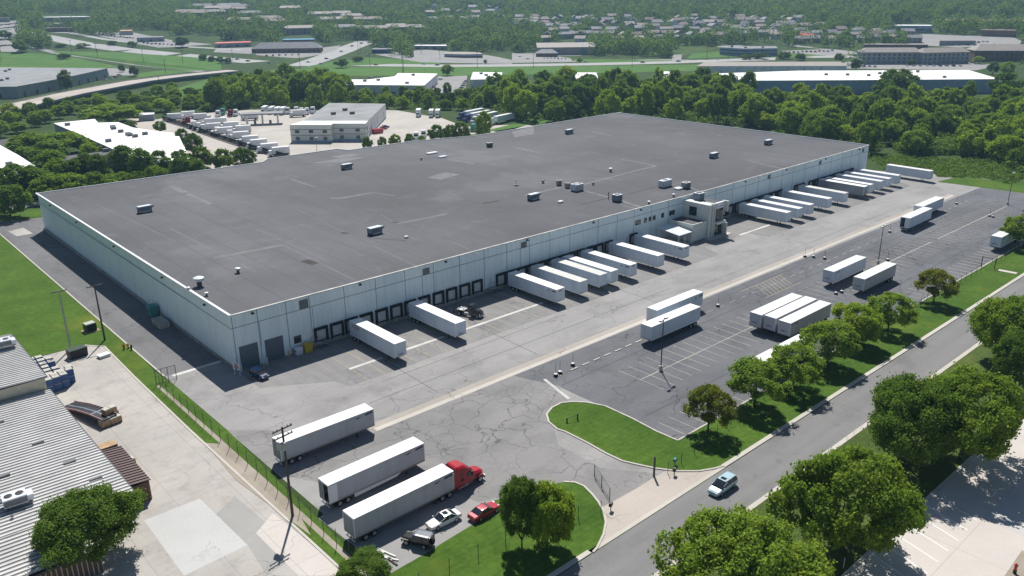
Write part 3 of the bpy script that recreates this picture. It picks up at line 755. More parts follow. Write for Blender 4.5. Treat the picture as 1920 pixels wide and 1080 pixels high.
def emblem(parent,x,s,z,mat,sc=1.0,flip=1):
    """swept wing emblem with a blurred block word beside it"""
    y=s*(TW/2+.028); e=MB()
    pr=[(-.6,.1),(-.15,.0),(.0,-.16),(.1,.0),(.75,.22),(.2,.14),(-.1,.12)]
    e.xz([(x+flip*a*sc,z+b*sc) for a,b in pr],y-.008,y+.008); e.build('emblem',mat,parent)
    q=MB(); xx=x+flip*1.3*sc
    for k,wd in enumerate((.26,.3,.12,.22,.22)): q.box(min(xx,xx+flip*wd*sc),max(xx,xx+flip*wd*sc),y-.008,y+.008,z+.02*k,z+.3*sc+.02*k); xx+=flip*(wd+.05)*sc
    q.build('lettering',mat,parent)
def nose_mark(parent,mat,z=2.0,L=TL,y=-.1):
    e=MB()
    for k,wd in enumerate((.2,.24,.1,.2)): e.box(L+.021,L+.035,y-.5+k*.3,y-.5+k*.3+wd,z,z+.22)
    e.build('nose_lettering',mat,parent)
TR={}
TR['dock']=make_trailer(M['trailer_side'],M['trailer_roof'],'flash')
GS=trailermat('grey white trailer side',(.47,.49,.52),(.32,.31,.28),.5)
TR['plain']=make_trailer(M['trailer_side'],M['trailer_roof'],'flash')
TR['near']=make_trailer(GS,M['trailer_roof'],'bl_tan','bl_grey')
TR['grey']=make_trailer(M['bl_grey'],M['whiteroof'],'bl_grey','bl_grey')
TR['tan']=make_trailer(M['trailer_side'],flat('dulled trailer roof',(.58,.58,.55)),'flash')
used=set()
def place_trailer(kind,x,y,rz,label,group,name='semi_trailer'):
    o=copy_tree(TR[kind])
    o.location=(x,y,.02); o.rotation_euler=(0,0,rz)
    return tag(o,label,'trailer',group)
GD='white trailers backed up to the warehouse docks'
def dock(cx,kind,label,mark=0):
    o=place_trailer(kind,cx,137.25,-PI/2,label,GD)
    if mark: emblem(o,TL-2.6,-1,3.35,M['logo_dark'],.9,1)
    if mark>1: nose_mark(o,M['logo_dark'],3.5)
    return o
dx1=dock(79.6,'dock','docked white trailer with red lettering, first from the near corner')
text_mesh('XTRA',1.05,M['logo_red'],dx1,(2.9,1.33,3.0),(PI/2,0,PI)) if False else text_mesh('XTRA',1.05,M['logo_red'],dx1,(1.0,-1.325,2.95),(PI/2,0,0))
nose_mark(dx1,M['logo_blue'],1.6)
nose_mark(dock(94.3,'dock','plain white trailer alone at the dock beside the small black yard truck'),M['logo_blue'],1.55)
dock(122.8,'dock','docked white trailer with a dark emblem, nearest of the cluster left of the entrance',2)
dock(130.3,'tan','docked trailer with a cream roof, second in the cluster left of the entrance')
dock(137.1,'tan','docked trailer with a dull patched grey roof, touching a white roofed one on its right')
dock(140.9,'dock','docked white roofed trailer tucked close behind the dull roofed one')
dock(147.8,'dock','docked white trailer with an emblem, just right of the tightly parked pair',2)
dock(158.4,'dock','plain docked white trailer, second left from the entrance canopy')
dock(168.8,'dock','docked white trailer with an emblem, right beside the entrance canopy',2)
far=[(218.6,'dock','first white trailer at the docks beyond the entrance tower'),(225.2,'dock','second white trailer at the docks beyond the entrance tower'),(231.8,'dock','third white trailer at the docks beyond the entrance tower'),
(242.9,'dock','fourth white trailer beyond the entrance, standing with a gap on both sides'),(253.4,'tan','dull roofed trailer beyond the entrance, just before the grey one'),
(266.8,'grey','grey sided trailer at the far docks, the only grey one in the row'),(270.9,'dock','white trailer pressed against the far side of the grey docked trailer'),(278.3,'dock','third trailer from the far end of the dock row'),(284.3,'dock','second to last trailer of the dock row'),(291.5,'dock','last docked trailer by the far corner of the warehouse')]
for x,k,l in far: dock(x,k,l)
place_trailer('dock',307.3,132.4,-PI/2-.02,'lone white trailer parked at the grass edge past the far corner of the warehouse','trailers standing loose in the yard')
GY='trailers standing loose in the yard'
a=place_trailer('near',45.16,103.64,R(-.8),'grey sided trailer behind the near utility pole, closest to the docks',GY); emblem(a,TL-2.9,-1,3.45,M['logo_blue'],1.0)
TR['open']=make_trailer(GS,M['trailer_roof'],'bl_tan','bl_grey',-1,True)
b=place_trailer('open',44.78,89.17,R(.6),'white trailer with one rear door swung open and long side skirts',GY); emblem(b,TL-2.9,-1,3.45,M['logo_blue'],1.0)
c=place_trailer('near',43.35,80.36,R(.4),'white trailer hitched to the red tractor, foremost of the three',GY); emblem(c,TL-2.9,-1,3.45,M['logo_blue'],1.0); nose_mark(c,M['logo_blue'],1.8)
def front_left(x,y,kind,label,mk=True):
    o=place_trailer(kind,x+TL,y,PI,label,GY)
    if mk: nose_mark(o,M['logo_blue'],2.0); emblem(o,TL-.9,1,3.4,M['logo_dark'],.7,-1)
    return o
e1=place_trailer('plain',127.73,99.25,R(.4),'white trailer standing on the concrete strip behind the lamp post trailer',GY); emblem(e1,TL-2.6,-1,3.3,M['logo_dark'],.9)
front_left(119.98,94.44,'plain','white trailer right behind the nearest twin lamp post',False)
front_left(141.1,83.1,'near','first of three trailers side by side, farthest from the road trees')
front_left(141.6,80.1,'near','middle of the three trailers parked side by side')
front_left(141.45,76.73,'near','last of three trailers side by side, nearest the road trees')
xa,ya=[(p+q)/2 for p,q in zip(G(1544,505.2,4.1),G(1563.7,509.8,4.1))]
front_left(xa,ya,'plain','white trailer left of the middle lamp post, partner of the greyer one')
front_left(177.19,79.09,'near','greyish white trailer in the lot right in front of the middle lamp post')
TR['openfar']=make_trailer(M['trailer_side'],M['trailer_roof'],'flash','white',1)
place_trailer('openfar',236.8,94.83,R(1.5),'white trailer in the far lot with a dark open rear door',GY)
place_trailer('plain',252.8,98.0,R(1),'white trailer with a whitened roof on the far end of the concrete strip',GY)
front_left(234.8,70.0,'plain','white trailer half hidden by a tree at the right edge of the lot')
front_left(121.6,70.3,'plain','white trailer mostly hidden behind the row of road trees',False)
# ---------------------------------------------------------------- tractor units
def make_tractor(paint,sleeper=True,name='tractor_unit',simple=False):
    """nose towards +x, origin on the ground below the rear axle"""
    r=empty(name); p=M[paint]
    MB().box(-1.3,5.2,-.5,-.3,.7,1.0).box(-1.3,5.2,.3,.5,.7,1.0).box(-.4,.9,-.5,.5,1.0,1.2).build('chassis',M['black'],r)
    cx0=1.35 if sleeper else 2.9
    b=MB()
    ring=lambda x,w,z0,z1,t:[(x,-w,z0),(x,w,z0),(x,w,z1-.25),(x,w-t,z1),(x,-w+t,z1),(x,-w,z1-.25)]
    if sleeper:
        b.loft([ring(1.3,1.24,.7,4.0,.3),ring(1.6,1.26,.7,4.12,.3),ring(2.7,1.26,.7,4.02,.35),ring(3.4,1.22,.75,3.6,.4),ring(4.1,1.14,.9,2.8,.3),ring(4.7,1.06,.95,2.0,.2)])
    else:
        b.loft([ring(2.9,1.1,.8,3.0,.2),ring(4.1,1.1,.8,2.95,.25),ring(4.6,1.05,.95,2.0,.2)])
    b.build('cab',p,r)
    h=MB(); h.loft([ring(4.76,1.0,.95,1.98,.25),ring(5.9,.92,.9,1.82,.3),ring(6.45,.82,.8,1.55,.3)]); h.build('hood',p,r)
    if sleeper:
        f=MB(); f.v=[(1.34,-1.1,2.6),(1.34,1.1,2.6),(1.34,.9,3.75),(1.34,-.9,3.75),(.95,-1.2,2.5),(.95,1.2,2.5),(1.0,1.0,3.92),(1.0,-1.0,3.92)]
        MB().box(.75,1.33,-1.24,-1.18,1.0,3.5).box(.75,1.33,1.18,1.24,1.0,3.5).build('side_fairing',p,r)
        MB().box(1.28,1.34,-.95,.95,2.5,3.55).build('fairing_recess',M['truck_maroon'] if paint=='red' else M['darkgrey'],r)
    wz=MB(); wz.v=[(4.3,-.95,2.05),(4.3,.95,2.05),(3.78,.9,3.0),(3.78,-.9,3.0),(4.72,-.98,2.03),(4.72,.98,2.03),(4.1,.92,2.95),(4.1,-.92,2.95)]
    wz.f=[[4,5,6,7],[0,3,2,1],[0,1,5,4],[1,2,6,5],[2,3,7,6],[3,0,4,7]]; wz.build('windscreen',M['glass'],r)
    for s in (-1,1):
        yy=s*1.27 if sleeper else s*1.13
        MB().box(3.2,3.95,min(yy,yy-s*.05),max(yy,yy-s*.05)+.0,1.95,2.65).build('side_window',M['glass'],r)
        if sleeper:
            MB().box(2.0,2.5,min(s*1.285,s*1.24),max(s*1.285,s*1.24),2.5,2.95).build('sleeper_window',M['glass'],r)
            MB().box(2.0,2.5,min(s*1.285,s*1.24),max(s*1.285,s*1.24),1.7,2.1).build('sleeper_hatch',M['black'],r)
        MB().box(4.0,4.15,s*1.25-.12,s*1.25+.12,1.9,2.6).box(4.05,4.1,min(s*1.0,s*1.2),max(s*1.0,s*1.2),2.2,2.25).build('mirror',M['black'],r)
        MB().box(6.1,6.42,s*.75-.15,s*.75+.15,1.05,1.3).build('headlight',M['lamp_w'],r)
        MB().tube((1.6,s*.95,.75),(3.4,s*.95,.75),.33,n=12).build('fuel_tank',M['steel'],r)
        MB().box(3.5,4.4,s*.95-.2,s*.95+.2,.45,.95).build('step',M['darkgrey'],r)
        MB().frus(5.1,6.3,min(s*.8,s*1.2),max(s*.8,s*1.2),.95,1.25,.15,.1,.03,.03).build('wheel_arch',p,r)
        wheel(r,5.65,s*1.02,.5,.3,s); wheel(r,0,s*.95,.5,.55,s); wheel(r,-1.3,s*.95,.5,.55,s) if sleeper else None
        MB().box(-1.75,-1.72,s*.95-.3,s*.95+.3,.3,.95).build('mud_flap',M['black'],r)
    MB().box(6.42,6.62,-1.15,1.15,.4,.85).build('bumper',M['steel'] ,r)
    MB().box(6.38,6.5,-.6,.6,.9,1.5).build('grille',M['darkgrey'],r)
    return r
t=make_tractor('red'); t.location=(58.8,80.5,.02); t.rotation_euler=(0,0,R(.4))
tag(t,'shiny red sleeper tractor hitched to the foremost white trailer','semi truck')
t=make_tractor('carblack',False,'yard_truck'); t.location=(103.6,132.6,.02); t.rotation_euler=(0,0,-PI/2+.35); t.scale=(.8,.9,.9)
tag(t,'small black yard truck in the shade beside the docked white trailer','yard truck')
MB().box(-.9,1.4,-.9,.9,1.21,1.4).build('fifth_wheel_deck',M['steel'],t)
q=MB()
for x,y in((-.5,-.5),(.2,.4),(.9,-.3),(-.3,.5),(.7,.6)): q.box(x-.2,x+.2,y-.15,y+.15,1.405,1.6)
q.build('hose_rack',M['white'],t)
# ---------------------------------------------------------------- cars
def make_car(name,paint,L=4.7,Wd=1.8,H=1.45,kind='sedan',top=None,sunroof=False):
    """nose towards +x, origin on the ground at the centre"""
    r=empty(name); p=M[paint]; h=L/2; w=Wd/2
    if kind=='sedan': body=[(-h,.42,.78,.8),(-h+.08,.3,.9,.92),(-h*.55,.22,.95,1.0),(0,.2,.93,1.0),(h*.42,.22,.9,1.0),(h*.85,.26,.76,.95),(h-.02,.36,.62,.78)]
    elif kind=='van': body=[(-h,.42,.95,.88),(-h+.08,.3,1.05,.97),(-h*.5,.22,1.05,1.0),(0,.2,1.03,1.0),(h*.5,.22,1.0,1.0),(h*.86,.26,.84,.95),(h-.02,.36,.66,.78)]
    else: body=[(-h,.5,1.05,.9),(-h+.05,.45,1.1,.92),(0,.4,1.12,.92),(h*.25,.4,1.12,.9),(h*.9,.45,1.05,.72),(h,.5,.95,.7)]
    b=MB(); secs=[]
    for x,z0,z1,k in body:
        zm=z0+(z1-z0)*.55
        secs.append([(x,-w*k*.9,z0),(x,w*k*.9,z0),(x,w*k,zm),(x,w*k*.93,z1-.06),(x,w*k*.78,z1),(x,-w*k*.78,z1),(x,-w*k*.93,z1-.06),(x,-w*k,zm)])
    b.loft(secs); b.build('body',p,r,smooth=False)
    if kind=='sedan': cab=[(-h*.72,.93,.02),(-h*.36,H-.03,1),(h*.06,H,1),(h*.42,.9,.02)]
    elif kind=='van': cab=[(-h*.97,1.03,.3),(-h*.86,H-.06,1),(h*.1,H,1),(h*.58,.98,.02)]
    else: cab=[(-h*.97,1.08,.9),(-h*.95,H,1),(h*.12,H,1),(h*.28,1.1,.5)]
    zb=cab[0][1]-.02
    g=MB(); secs=[]
    for x,z,t_ in cab:
        wb=w*.9; wt=w*(.74 if kind!='jeep' else .84)
        zz=max(z,zb+.03); wz=wb+(wt-wb)*t_
        secs.append([(x,-wb,zb-.05),(x,wb,zb-.05),(x,wz,zz-.03),(x,wz*.9,zz),(x,-wz*.9,zz),(x,-wz,zz-.03)])
    g.loft(secs); g.build('windows',M['glass'],r)
    x0,x1=cab[1][0],cab[2][0]; wt=w*(.76 if kind!='jeep' else .87)
    rf=MB(); rf.loft([[(x,-wt*k,H-.07),(x,wt*k,H-.07),(x,wt*k*.96,H-.005+d),(x,wt*k*.6,H+.025+d),(x,-wt*k*.6,H+.025+d),(x,-wt*k*.96,H-.005+d)] for x,k,d in((x0-.08,.96,-.045),(x0+.2,1,0),(x1-.2,1,0),(x1+.1,.96,-.02))]); rf.build('roof_panel',M[top or paint],r)
    for s in (-1,1):
        pl=MB()
        for (xa,za),(xb,zb2) in(((cab[0][0],cab[0][1]),(x0,H-.05)),((x1,H-.05),(cab[3][0],cab[3][1]))):
            pl.tube((xa,s*w*.9,za-.02),(xb,s*wt*.97,zb2),.045,n=6)
        xm=(x0+x1)/2-.1; pl.tube((xm,s*w*.91,zb),(xm,s*wt*.98,H-.06),.04,n=6)
        pl.build('pillars',p,r)
        MB().box(h-.28,h-.03,s*w*.6-.2,s*w*.6+.2,.55,.72).build('headlight',M['lamp_w'],r)
        MB().box(-h-.01,-h+.12,s*w*.68-.16,s*w*.68+.16,.66,.84).build('tail_light',M['lamp_r'],r)
        MB().box(h*.4,h*.4+.14,min(s*w*.98,s*w*1.12),max(s*w*.98,s*w*1.12),.92,1.08).build('mirror',p,r)
        rr=.33 if kind!='jeep' else .4
        wheel(r,h*.62,s*(w-.1),rr,.22,s); wheel(r,-h*.6,s*(w-.1),rr,.22,s)
    MB().box(h-.06,h+.04,-w*.75,w*.75,.3,.5).build('front_bumper',p if kind!='jeep' else M['black'],r)
    MB().box(-h-.05,-h+.05,-w*.8,w*.8,.34,.56).build('rear_bumper',p if kind!='jeep' else M['black'],r)
    MB().box(h+.0,h+.045,-.35,.35,.5,.62).build('grille',M['black'],r)
    if sunroof: MB().box(x1-.75,x1-.1,-wt*.55,wt*.55,H+.02,H+.032).build('sunroof',M['glass'],r)
    if kind=='jeep':
        q=MB().tube((-h-.28,.1,.95),(-h-.05,.1,.95),.38,n=16); q.build('spare_wheel',M['tyre'],r)
        for s in(-1,1): MB().frus(h*.4,h*.98,min(s*w*.72,s*w*1.05),max(s*w*.72,s*w*1.05),.75,.92,.1,.1,.0,.0).build('wheel_arch',M['black'],r)
    return r
def put(o,x,y,rz,label,cat,group=None,z=.04):
    o.location=(x,y,z); o.rotation_euler=(0,0,rz); tag(o,label,cat,group)
x0,y0=G(832,981); put(make_car('sedan_car','carwhite',4.85,1.85,1.45,'sedan',None,True),x0,y0,PI+R(-3),'white sedan with dark sunroof between the black jeep and the red car','car')
x0,y0=G(908,965); put(make_car('sedan_car','carred',4.7,1.8,1.38),x0,y0,R(2),'faded red sedan at the end of the trailer pad by the lawn','car')
x0,y0=G(784,1020); put(make_car('jeep_car','carblack',4.1,1.75,1.8,'jeep','jeeptop'),x0,y0,R(118),'black off-road car with grey hard top and rear spare wheel','car')
x0,y0=G(1354,918); put(make_car('minivan_car','silver',5.0,1.95,1.72,'van',None,True),x0,y0,PI+R(1),'silver minivan with sunroof driving along the grey road','car')
x0,y0=G(487,707); put(make_car('hatchback_car','navy',4.2,1.75,1.5,'van','bl_blue'),x0,y0,-PI/2+R(8),'dark blue car by the grey roll-up doors at the shade edge','car')  # bright blue roof panel paints in the sky's reflection on the navy car
# ================================================================ STREET FURNITURE
def lamp_post(x,y,h,label,rz=0):
    r=empty('lamp_post',(x,y,.02),rz,label,'lamp post','twin head lamp posts in the parking lot')
    MB().lathe((0,0,0),[(.36,0),(.36,.95),(.3,1.0)],16).build('concrete_base',M['kerb'],r)
    MB().tube((0,0,1.0),(0,0,h),.11,.07,n=10).build('pole',M['black'],r)
    MB().box(-.9,.9,-.05,.05,h-.08,h+.02).build('cross_arm',M['black'],r)
    for s in (-1,1): 
        f=MB().frus(s*.95-.45,s*.95+.45,-.28,.28,h-.05,h+.16,.08,.08,.05,.05).build('lamp_head',M['darkgrey'],r)
        MB().box(s*.95-.38,s*.95+.38,-.22,.22,h+.161,h+.175).build('lens',M['unit_top'],f)
lamp_post(112.7,84.8,10.2,'dark twin lamp post on the stall line in front of two white trailers',R(10))
lamp_post(202.5,86.1,9.9,'dark twin lamp post rising behind the greyish trailer in mid lot',R(10))
lamp_post(291,85.4,10.3,'farthest twin lamp post, standing alone at the upper right end of the lot',R(10))
def marker(px,py,label,h=2.6):
    x,y=G(px,py)
    r=empty('marker_post',(x,y,.03),random.random(),label,'marker post','portable marker posts on weighted bases')
    MB().lathe((0,0,0),[(.42,0),(.45,.12),(.4,.3),(.25,.42)],14).build('weighted_base',M['black'],r)
    MB().lathe((0,0,.42),[(.28,0),(.3,.14),(.1,.2)],12).build('white_collar',M['white'],r)
    MB().tube((0,0,.5),(0,0,h),.035,n=6).build('rod',M['darkgrey'],r)
for (px,py),l in zip([(1042,706),(1050,701),(1074,686),(1346,575),(1509,482),(1525,483),(1546,486),(1664,489),(1668,436),(1793,383),(1855,406),(1862,408),(1567,552),(1578,549)],
 ['foremost marker post by the fallen boards','marker post just behind the foremost one','marker post at the start of the wheel stop row','marker post right of the two trailers on the strip','marker post standing on the concrete strip','marker post just right of the one on the strip','marker post left of the lot trailer pair','marker post at the foot of the middle lamp post','marker post beside the middle lamp head','marker post past the far end of the concrete strip','left of two marker posts on the far stall line','right of two marker posts on the far stall line','marker post under the lot trailer pair','right marker post under the lot trailer pair']):
    marker(px,py,l)
r=empty('broken_barrier',(*G(1052,701),.03),R(40),'loose pale boards lying between the marker posts','barrier boards')
MB().box(-1.2,1.2,-.1,.1,0,.06).build('board',M['kerb'],r); MB().box(-.8,1.4,.3,.5,0,.06).build('board',M['kerb'],r)
def utility_pole(x,y,h,label,cat='utility pole',arms=2,trans=True,rz=0,mat='wood'):
    r=empty('utility_pole',(x,y,0),rz,label,cat,'utility poles')
    MB().tube((0,0,0),(0,0,h),.2,.13,n=10).build('pole',M[mat],r)
    for k in range(arms):
        a=MB().box(-1.5,1.5,-.07,.07,h-.35-k*1.1,h-.2-k*1.1)
        a=a.build('cross_arm',M['wood'],r)
        i=MB()
        for xx in (-1.35,-.8,.8,1.35): i.lathe((xx,0,h-.2-k*1.1),[(.07,0),(.09,.12),(.05,.25)],8)
        i.build('insulators',M['steel'],a)
    if trans:
        for k,(xx,yy) in enumerate(((-.55,-.15),(-.3,-.5),(-.62,.25))): MB().lathe((xx,yy,h-3.1),[(.26,0),(.29,.1),(.29,1.0),(.2,1.12)],12).build('transformer',M['steel'],r)
    return r
utility_pole(40.5,90.5,13.7,'tall dark utility pole with transformers in front of the nearest trailer',rz=R(8))
utility_pole(34.6,171.6,12.6,'grey steel pole rising behind the black dumpster',arms=1,trans=False,mat='steel')
utility_pole(41.1,171.6,12.1,'dark wooden pole at the drive edge by the green cabinet',arms=1,trans=False)
# ---------------------------------------------------------------- fences
def fence(pts,h,step,label,name='chain_link_fence',mat='link',rails=False,posts=True,group=None):
    r=empty(name,(pts[0][0],pts[0][1],0),0,label,'fence',group); ox,oy=pts[0]
    loc=[(a-ox,b-oy) for a,b in pts]
    f=MB(); 
    for (ax,ay),(bx,by) in zip(loc,loc[1:]):
        n=len(f.v); f.v+=[(ax,ay,.1),(bx,by,.1),(bx,by,h),(ax,ay,h)]; f.f.append([n,n+1,n+2,n+3])
    f.build('fence_fabric',M[mat],r)
    if rails:
        t=MB()
        for (ax,ay),(bx,by) in zip(loc,loc[1:]): t.tube((ax,ay,h),(bx,by,h),.03,n=6)
        t.build('top_rail',M['steel'],r)
    if posts:
        me=MB().tube((0,0,0),(0,0,h+.12),.045,n=7).build('post',M['darkgrey'],r)
        first=True
        for (ax,ay),(bx,by) in zip(loc,loc[1:]):
            L=math.hypot(bx-ax,by-ay); n=max(1,round(L/step))
            for i in range(n+1):
                if i==0 and not first: continue
                o=me if first else me.copy()
                if not first: COL.objects.link(o); o.parent=r
                first=False
                o.location=(ax+(bx-ax)*i/n,ay+(by-ay)*i/n,0)
    return r
fence([(41.4,141.5),(41.7,110),(41.5,71)],2.6,3.2,'chain link fence along the grass strip left of the dock yard')
fence([(62.2,66.2),(40.5,67.6)],2.0,4.2,'chain link fence across the entrance lawn behind the two trees')
fence([(71.5,62.4),(62.2,66.2)],2.0,3.4,'short fence run between the lawn trees and the entrance')
fence([(86,62.4),(97,63.4),(120,66.0),(215,66.0)],1.9,3.2,'chain link fence threading the row of road trees')
fence([(222,66.0),(340,66.0)],1.9,3.2,'chain link fence beyond the brown gate at the lot edge')
r=empty('yard_gate',(41.4,143.4,0),R(-4),'tall dark gate leaf standing open at the drive by the fence end','gate')
for x in (0,1.1,2.2,3.6): MB().tube((x,0,0),(x,0,3.0),.06,n=7).build('post',M['darkgrey'],r)
MB().box(0,3.6,-.02,.02,2.9,2.98).box(0,3.6,-.02,.02,.2,.28).build('frame',M['darkgrey'],r); n=MB(); n.v=[(0,0,.28),(3.6,0,.28),(3.6,0,2.9),(0,0,2.9)]; n.f=[[0,1,2,3]]; n.build('fence_fabric',M['link'],r)
x0,y0=G(1122,905); x1,y1=G(1143,938)
r=empty('entrance_gate',(x1,y1,.02),math.atan2(y0-y1,x0-x1),'open swing gate lying across the entrance beside the lawn','gate')
for x in (0,3.2,6.2): MB().tube((x,0,0),(x,0,2.0),.06,n=7).build('post',M['darkgrey'],r)
MB().box(0,6.2,-.03,.03,1.95,2.02).box(0,6.2,-.03,.03,.25,.32).build('frame',M['darkgrey'],r); n=MB(); n.v=[(0,0,.32),(6.2,0,.32),(6.2,0,1.95),(0,0,1.95)]; n.f=[[0,1,2,3]]; n.build('fence_fabric',M['link'],r)
x0,y0=G(1226,893); r=empty('gate_post',(x0,y0,.02),0,'thick dark gate post at the apron corner','gate post')
MB().tube((0,0,0),(0,0,3.2),.16,n=10).build('post',M['darkgrey'],r); MB().lathe((0,0,3.2),[(.2,0),(.05,.1)],10).build('cap',M['darkgrey'],r)
x0,y0=G(1864,505); r=empty('lot_gate',(x0,y0,.05),R(95),'brown gate frame with concrete pad in the verge at the lot edge','gate')
for x in (0,3.0): MB().tube((x,0,0),(x,0,2.8),.1,n=7).build('post',M['brown'],r)
MB().box(0,3,-.04,.04,2.6,2.7).build('frame',M['brown'],r); MB().box(-5,-1.0,-.7,.7,-.02,.05).build('pad',M['lot_conc'],r)
def mailbox(px,py,label,mat='black',h=1.2):
    x,y=G(px,py); r=empty('post_box',(x,y,.04),R(20),label,'post box')
    MB().tube((0,0,0),(0,0,h*.7),.07,n=7).build('post',M['darkgrey'],r)
    MB().frus(-.35,.35,-.22,.22,h*.6,h*1.0,.06,.06,.05,.05).build('box',M[mat],r); MB().box(-.3,.3,-.235,-.225,h*.7,h*.85).build('slot_plate',M['steel'],r)
mailbox(1145,957,'black box on a post at the near side of the entrance'); mailbox(1264,891,'black box on a post at the far side of the entrance')
mailbox(1265,872,'small green cabinet on the verge lawn','teal',1.1)
x0,y0=G(1083,787); r=empty('flower_sign',(x0,y0,.05),0,'two low dark posts with a bar on the entrance island lawn','low sign')
MB().tube((0,0,0),(0,0,1.1),.12,n=8).build('post',M['black'],r); MB().tube((-1.9,.6,0),(-1.9,.6,.8),.12,n=8).build('post',M['black'],r); n=MB(); n.tube((0,0,.8),(-1.9,.6,.7),.05); n.build('bar',M['darkgrey'],r)
# warehouse corner: sign, bollards, drums
r=empty('no_entry_sign',(54.0,137.2,.02),R(-60),'white sign with a red disc at the near warehouse corner','sign')
MB().tube((-.6,0,0),(-.6,0,2.5),.05).build('post',M['white'],r); MB().tube((.6,0,0),(.6,0,2.5),.05).build('post',M['white'],r)
p=MB().box(-.75,.75,-.06,-.01,1.2,2.6).build('panel',M['white'],r); n=MB().tube((0,-.08,1.75),(0,-.06,1.75),.42,n=20); n.build('red_disc',M['carred'],p); MB().box(-.28,.28,-.1,-.081,1.68,1.82).build('white_bar',M['white'],p)
MB().box(-.5,.5,-.075,-.06,2.3,2.42).build('lettering',M['logo_blue'],p)
for k,(x,y) in enumerate([(54.9,138.0),(55.3,138.1),(59.6,137.9),(60.0,137.8),(60.4,137.9),(64.9,137.9)]):
    r=empty('bollard',(x,y,.02),0,'pale pipe bollard guarding the roll-up doors','bollard','pipe bollards at the roll-up doors'); MB().lathe((0,0,0),[(.13,0),(.13,1.25),(.09,1.36)],10).build('pipe',M['yellow'] if k==5 else M['cream'],r)
def bin_(x,y,w,d,h,mat,label,name='waste_bin',lid='darkgrey',rz=0,cat='bin'):
    r=empty(name,(x,y,.02),rz,label,cat); MB().frus(-w/2,w/2,-d/2,d/2,0,h,-.08,-.08,-.06,-.06).build('container',M[mat],r)
    MB().box(-w/2-.1,w/2+.1,-d/2-.08,d/2+.08,h,h+.09).build('lid',M[lid],r)
    for s in(-1,1): MB().box(s*(w/2+.09)-.05,s*(w/2+.09)+.05,-d*.3,d*.3,h*.55,h*.68).build('lifting_pocket',M['darkgrey'],r)
    return r
bin_(68.9,137.7,1.6,1.0,1.7,'yellow','yellow cabinet against the warehouse beside the dock stairs','storage_cabinet','yellow',0,'cabinet')
bin_(67.0,137.9,1.3,.9,1.3,'bl_white','white tank on the ground by the yellow cabinet','water_tank','white',0,'tank')
bin_(53.4,178.5,1.6,2.2,2.4,'teal','teal compactor against the shaded side wall','compactor','teal',0,'compactor')
bin_(52.6,171.8,2.0,4.6,1.1,'kerb','low concrete bay against the shaded side wall','concrete_bay','dockbase',0,'concrete bay')
x,y=G(170,620); r=empty('transformer_cabinet',(x,y,.05),R(8),'dark green transformer cabinet with pale lid on the lawn','cabinet')
MB().box(-1.5,1.5,-1.3,1.3,-.03,.04).build('pad',M['tan'],r); MB().box(-1.05,1.05,-.85,.85,.05,1.65).build('cabinet',M['boxgreen'],r); MB().frus(-1.1,1.1,-.9,.9,1.65,1.8,.1,.1,.1,.1).build('lid',flat('pale cabinet lid',(.42,.45,.38)),r); MB().box(-1.0,-.02,-.87,-.851,.2,1.5).box(.02,1.0,-.87,-.851,.2,1.5).build('doors',M['black'],r)
bin_(*G(146,668),3.2,1.9,1.7,'black','black dumpster with white stencil at the foot of the steel pole','dumpster','boxgreen',R(8),'dumpster')
x,y=G(195,669); bin_(x,y,2.0,1.3,.5,'bl_white','low white tank lid on the concrete by the pole','cistern_lid','white',R(10),'cistern')
for px,py,m_,l in((233,655,'carred','red valve post at the drive edge'),(241,653,'yellow','yellow standpipe at the drive edge'),(247,656,'black','black valve cabinet at the drive edge')):
    x,y=G(px,py); r=empty('valve_post',(x,y,.03),0,l,'valve post'); MB().lathe((0,0,0),[(.16,0),(.16,.7),(.22,.75),(.22,.95),(.08,1.1)],10).build('body',M[m_],r); MB().tube((-.3,0,.6),(.3,0,.6),.08).build('outlets',M[m_],r)
# ================================================================ ROOF EQUIPMENT (stands on the roof)
def roof_at(px,py):
    x,y=G(px,py,10.7); return x,y,zt(x)-.115
def long_unit(px,py,label):
    x,y,z=roof_at(px,py); r=empty('roof_unit',(x,y,z),R(2),label,'roof unit','long grey roof units')
    MB().box(-1.7,1.7,-.75,.75,.5,1.75).build('casing',M['unit'],r); MB().frus(-1.75,1.75,-.8,.8,1.75,1.86,.1,.1,.1,.1).build('top_panel',M['unit_top'],r)
    n=MB(); n.v=[(1.7,-.7,1.0),(1.7,.7,1.0),(1.7,.7,1.7),(1.7,-.7,1.7),(2.5,-.75,1.5),(2.5,.75,1.5),(2.3,.75,1.8),(2.3,-.75,1.8)]; n.f=[[0,1,2,3],[4,7,6,5],[0,4,5,1],[1,5,6,2],[2,6,7,3],[3,7,4,0]]; n.build('intake_hood',M['unit'],r)
    MB().box(-.9,1.5,-.6,.6,.12,.5).build('curb',M['unit_top'],r); MB().box(-1.7,-1.5,-.7,.7,0,.5).box(1.5,1.7,-.7,.7,0,.5).build('skid',M['black'],r)
    MB().box(-1.2,.6,-.79,-.751,.8,1.5).build('access_panel',M['louvre'],r)
for (px,py),l in zip([(272,400),(650,317),(703,440),(1000,374),(1067,250),(1338,295),(1440,271)],['roof unit nearest the left end of the roof','roof unit near the rear edge by the roof notch','roof unit in the near middle of the roof','roof unit left of the cluster above the docks','farthest roof unit by the rear corner','roof unit right of the middle, above the far docks','roof unit nearest the far right corner']): long_unit(px,py,l)
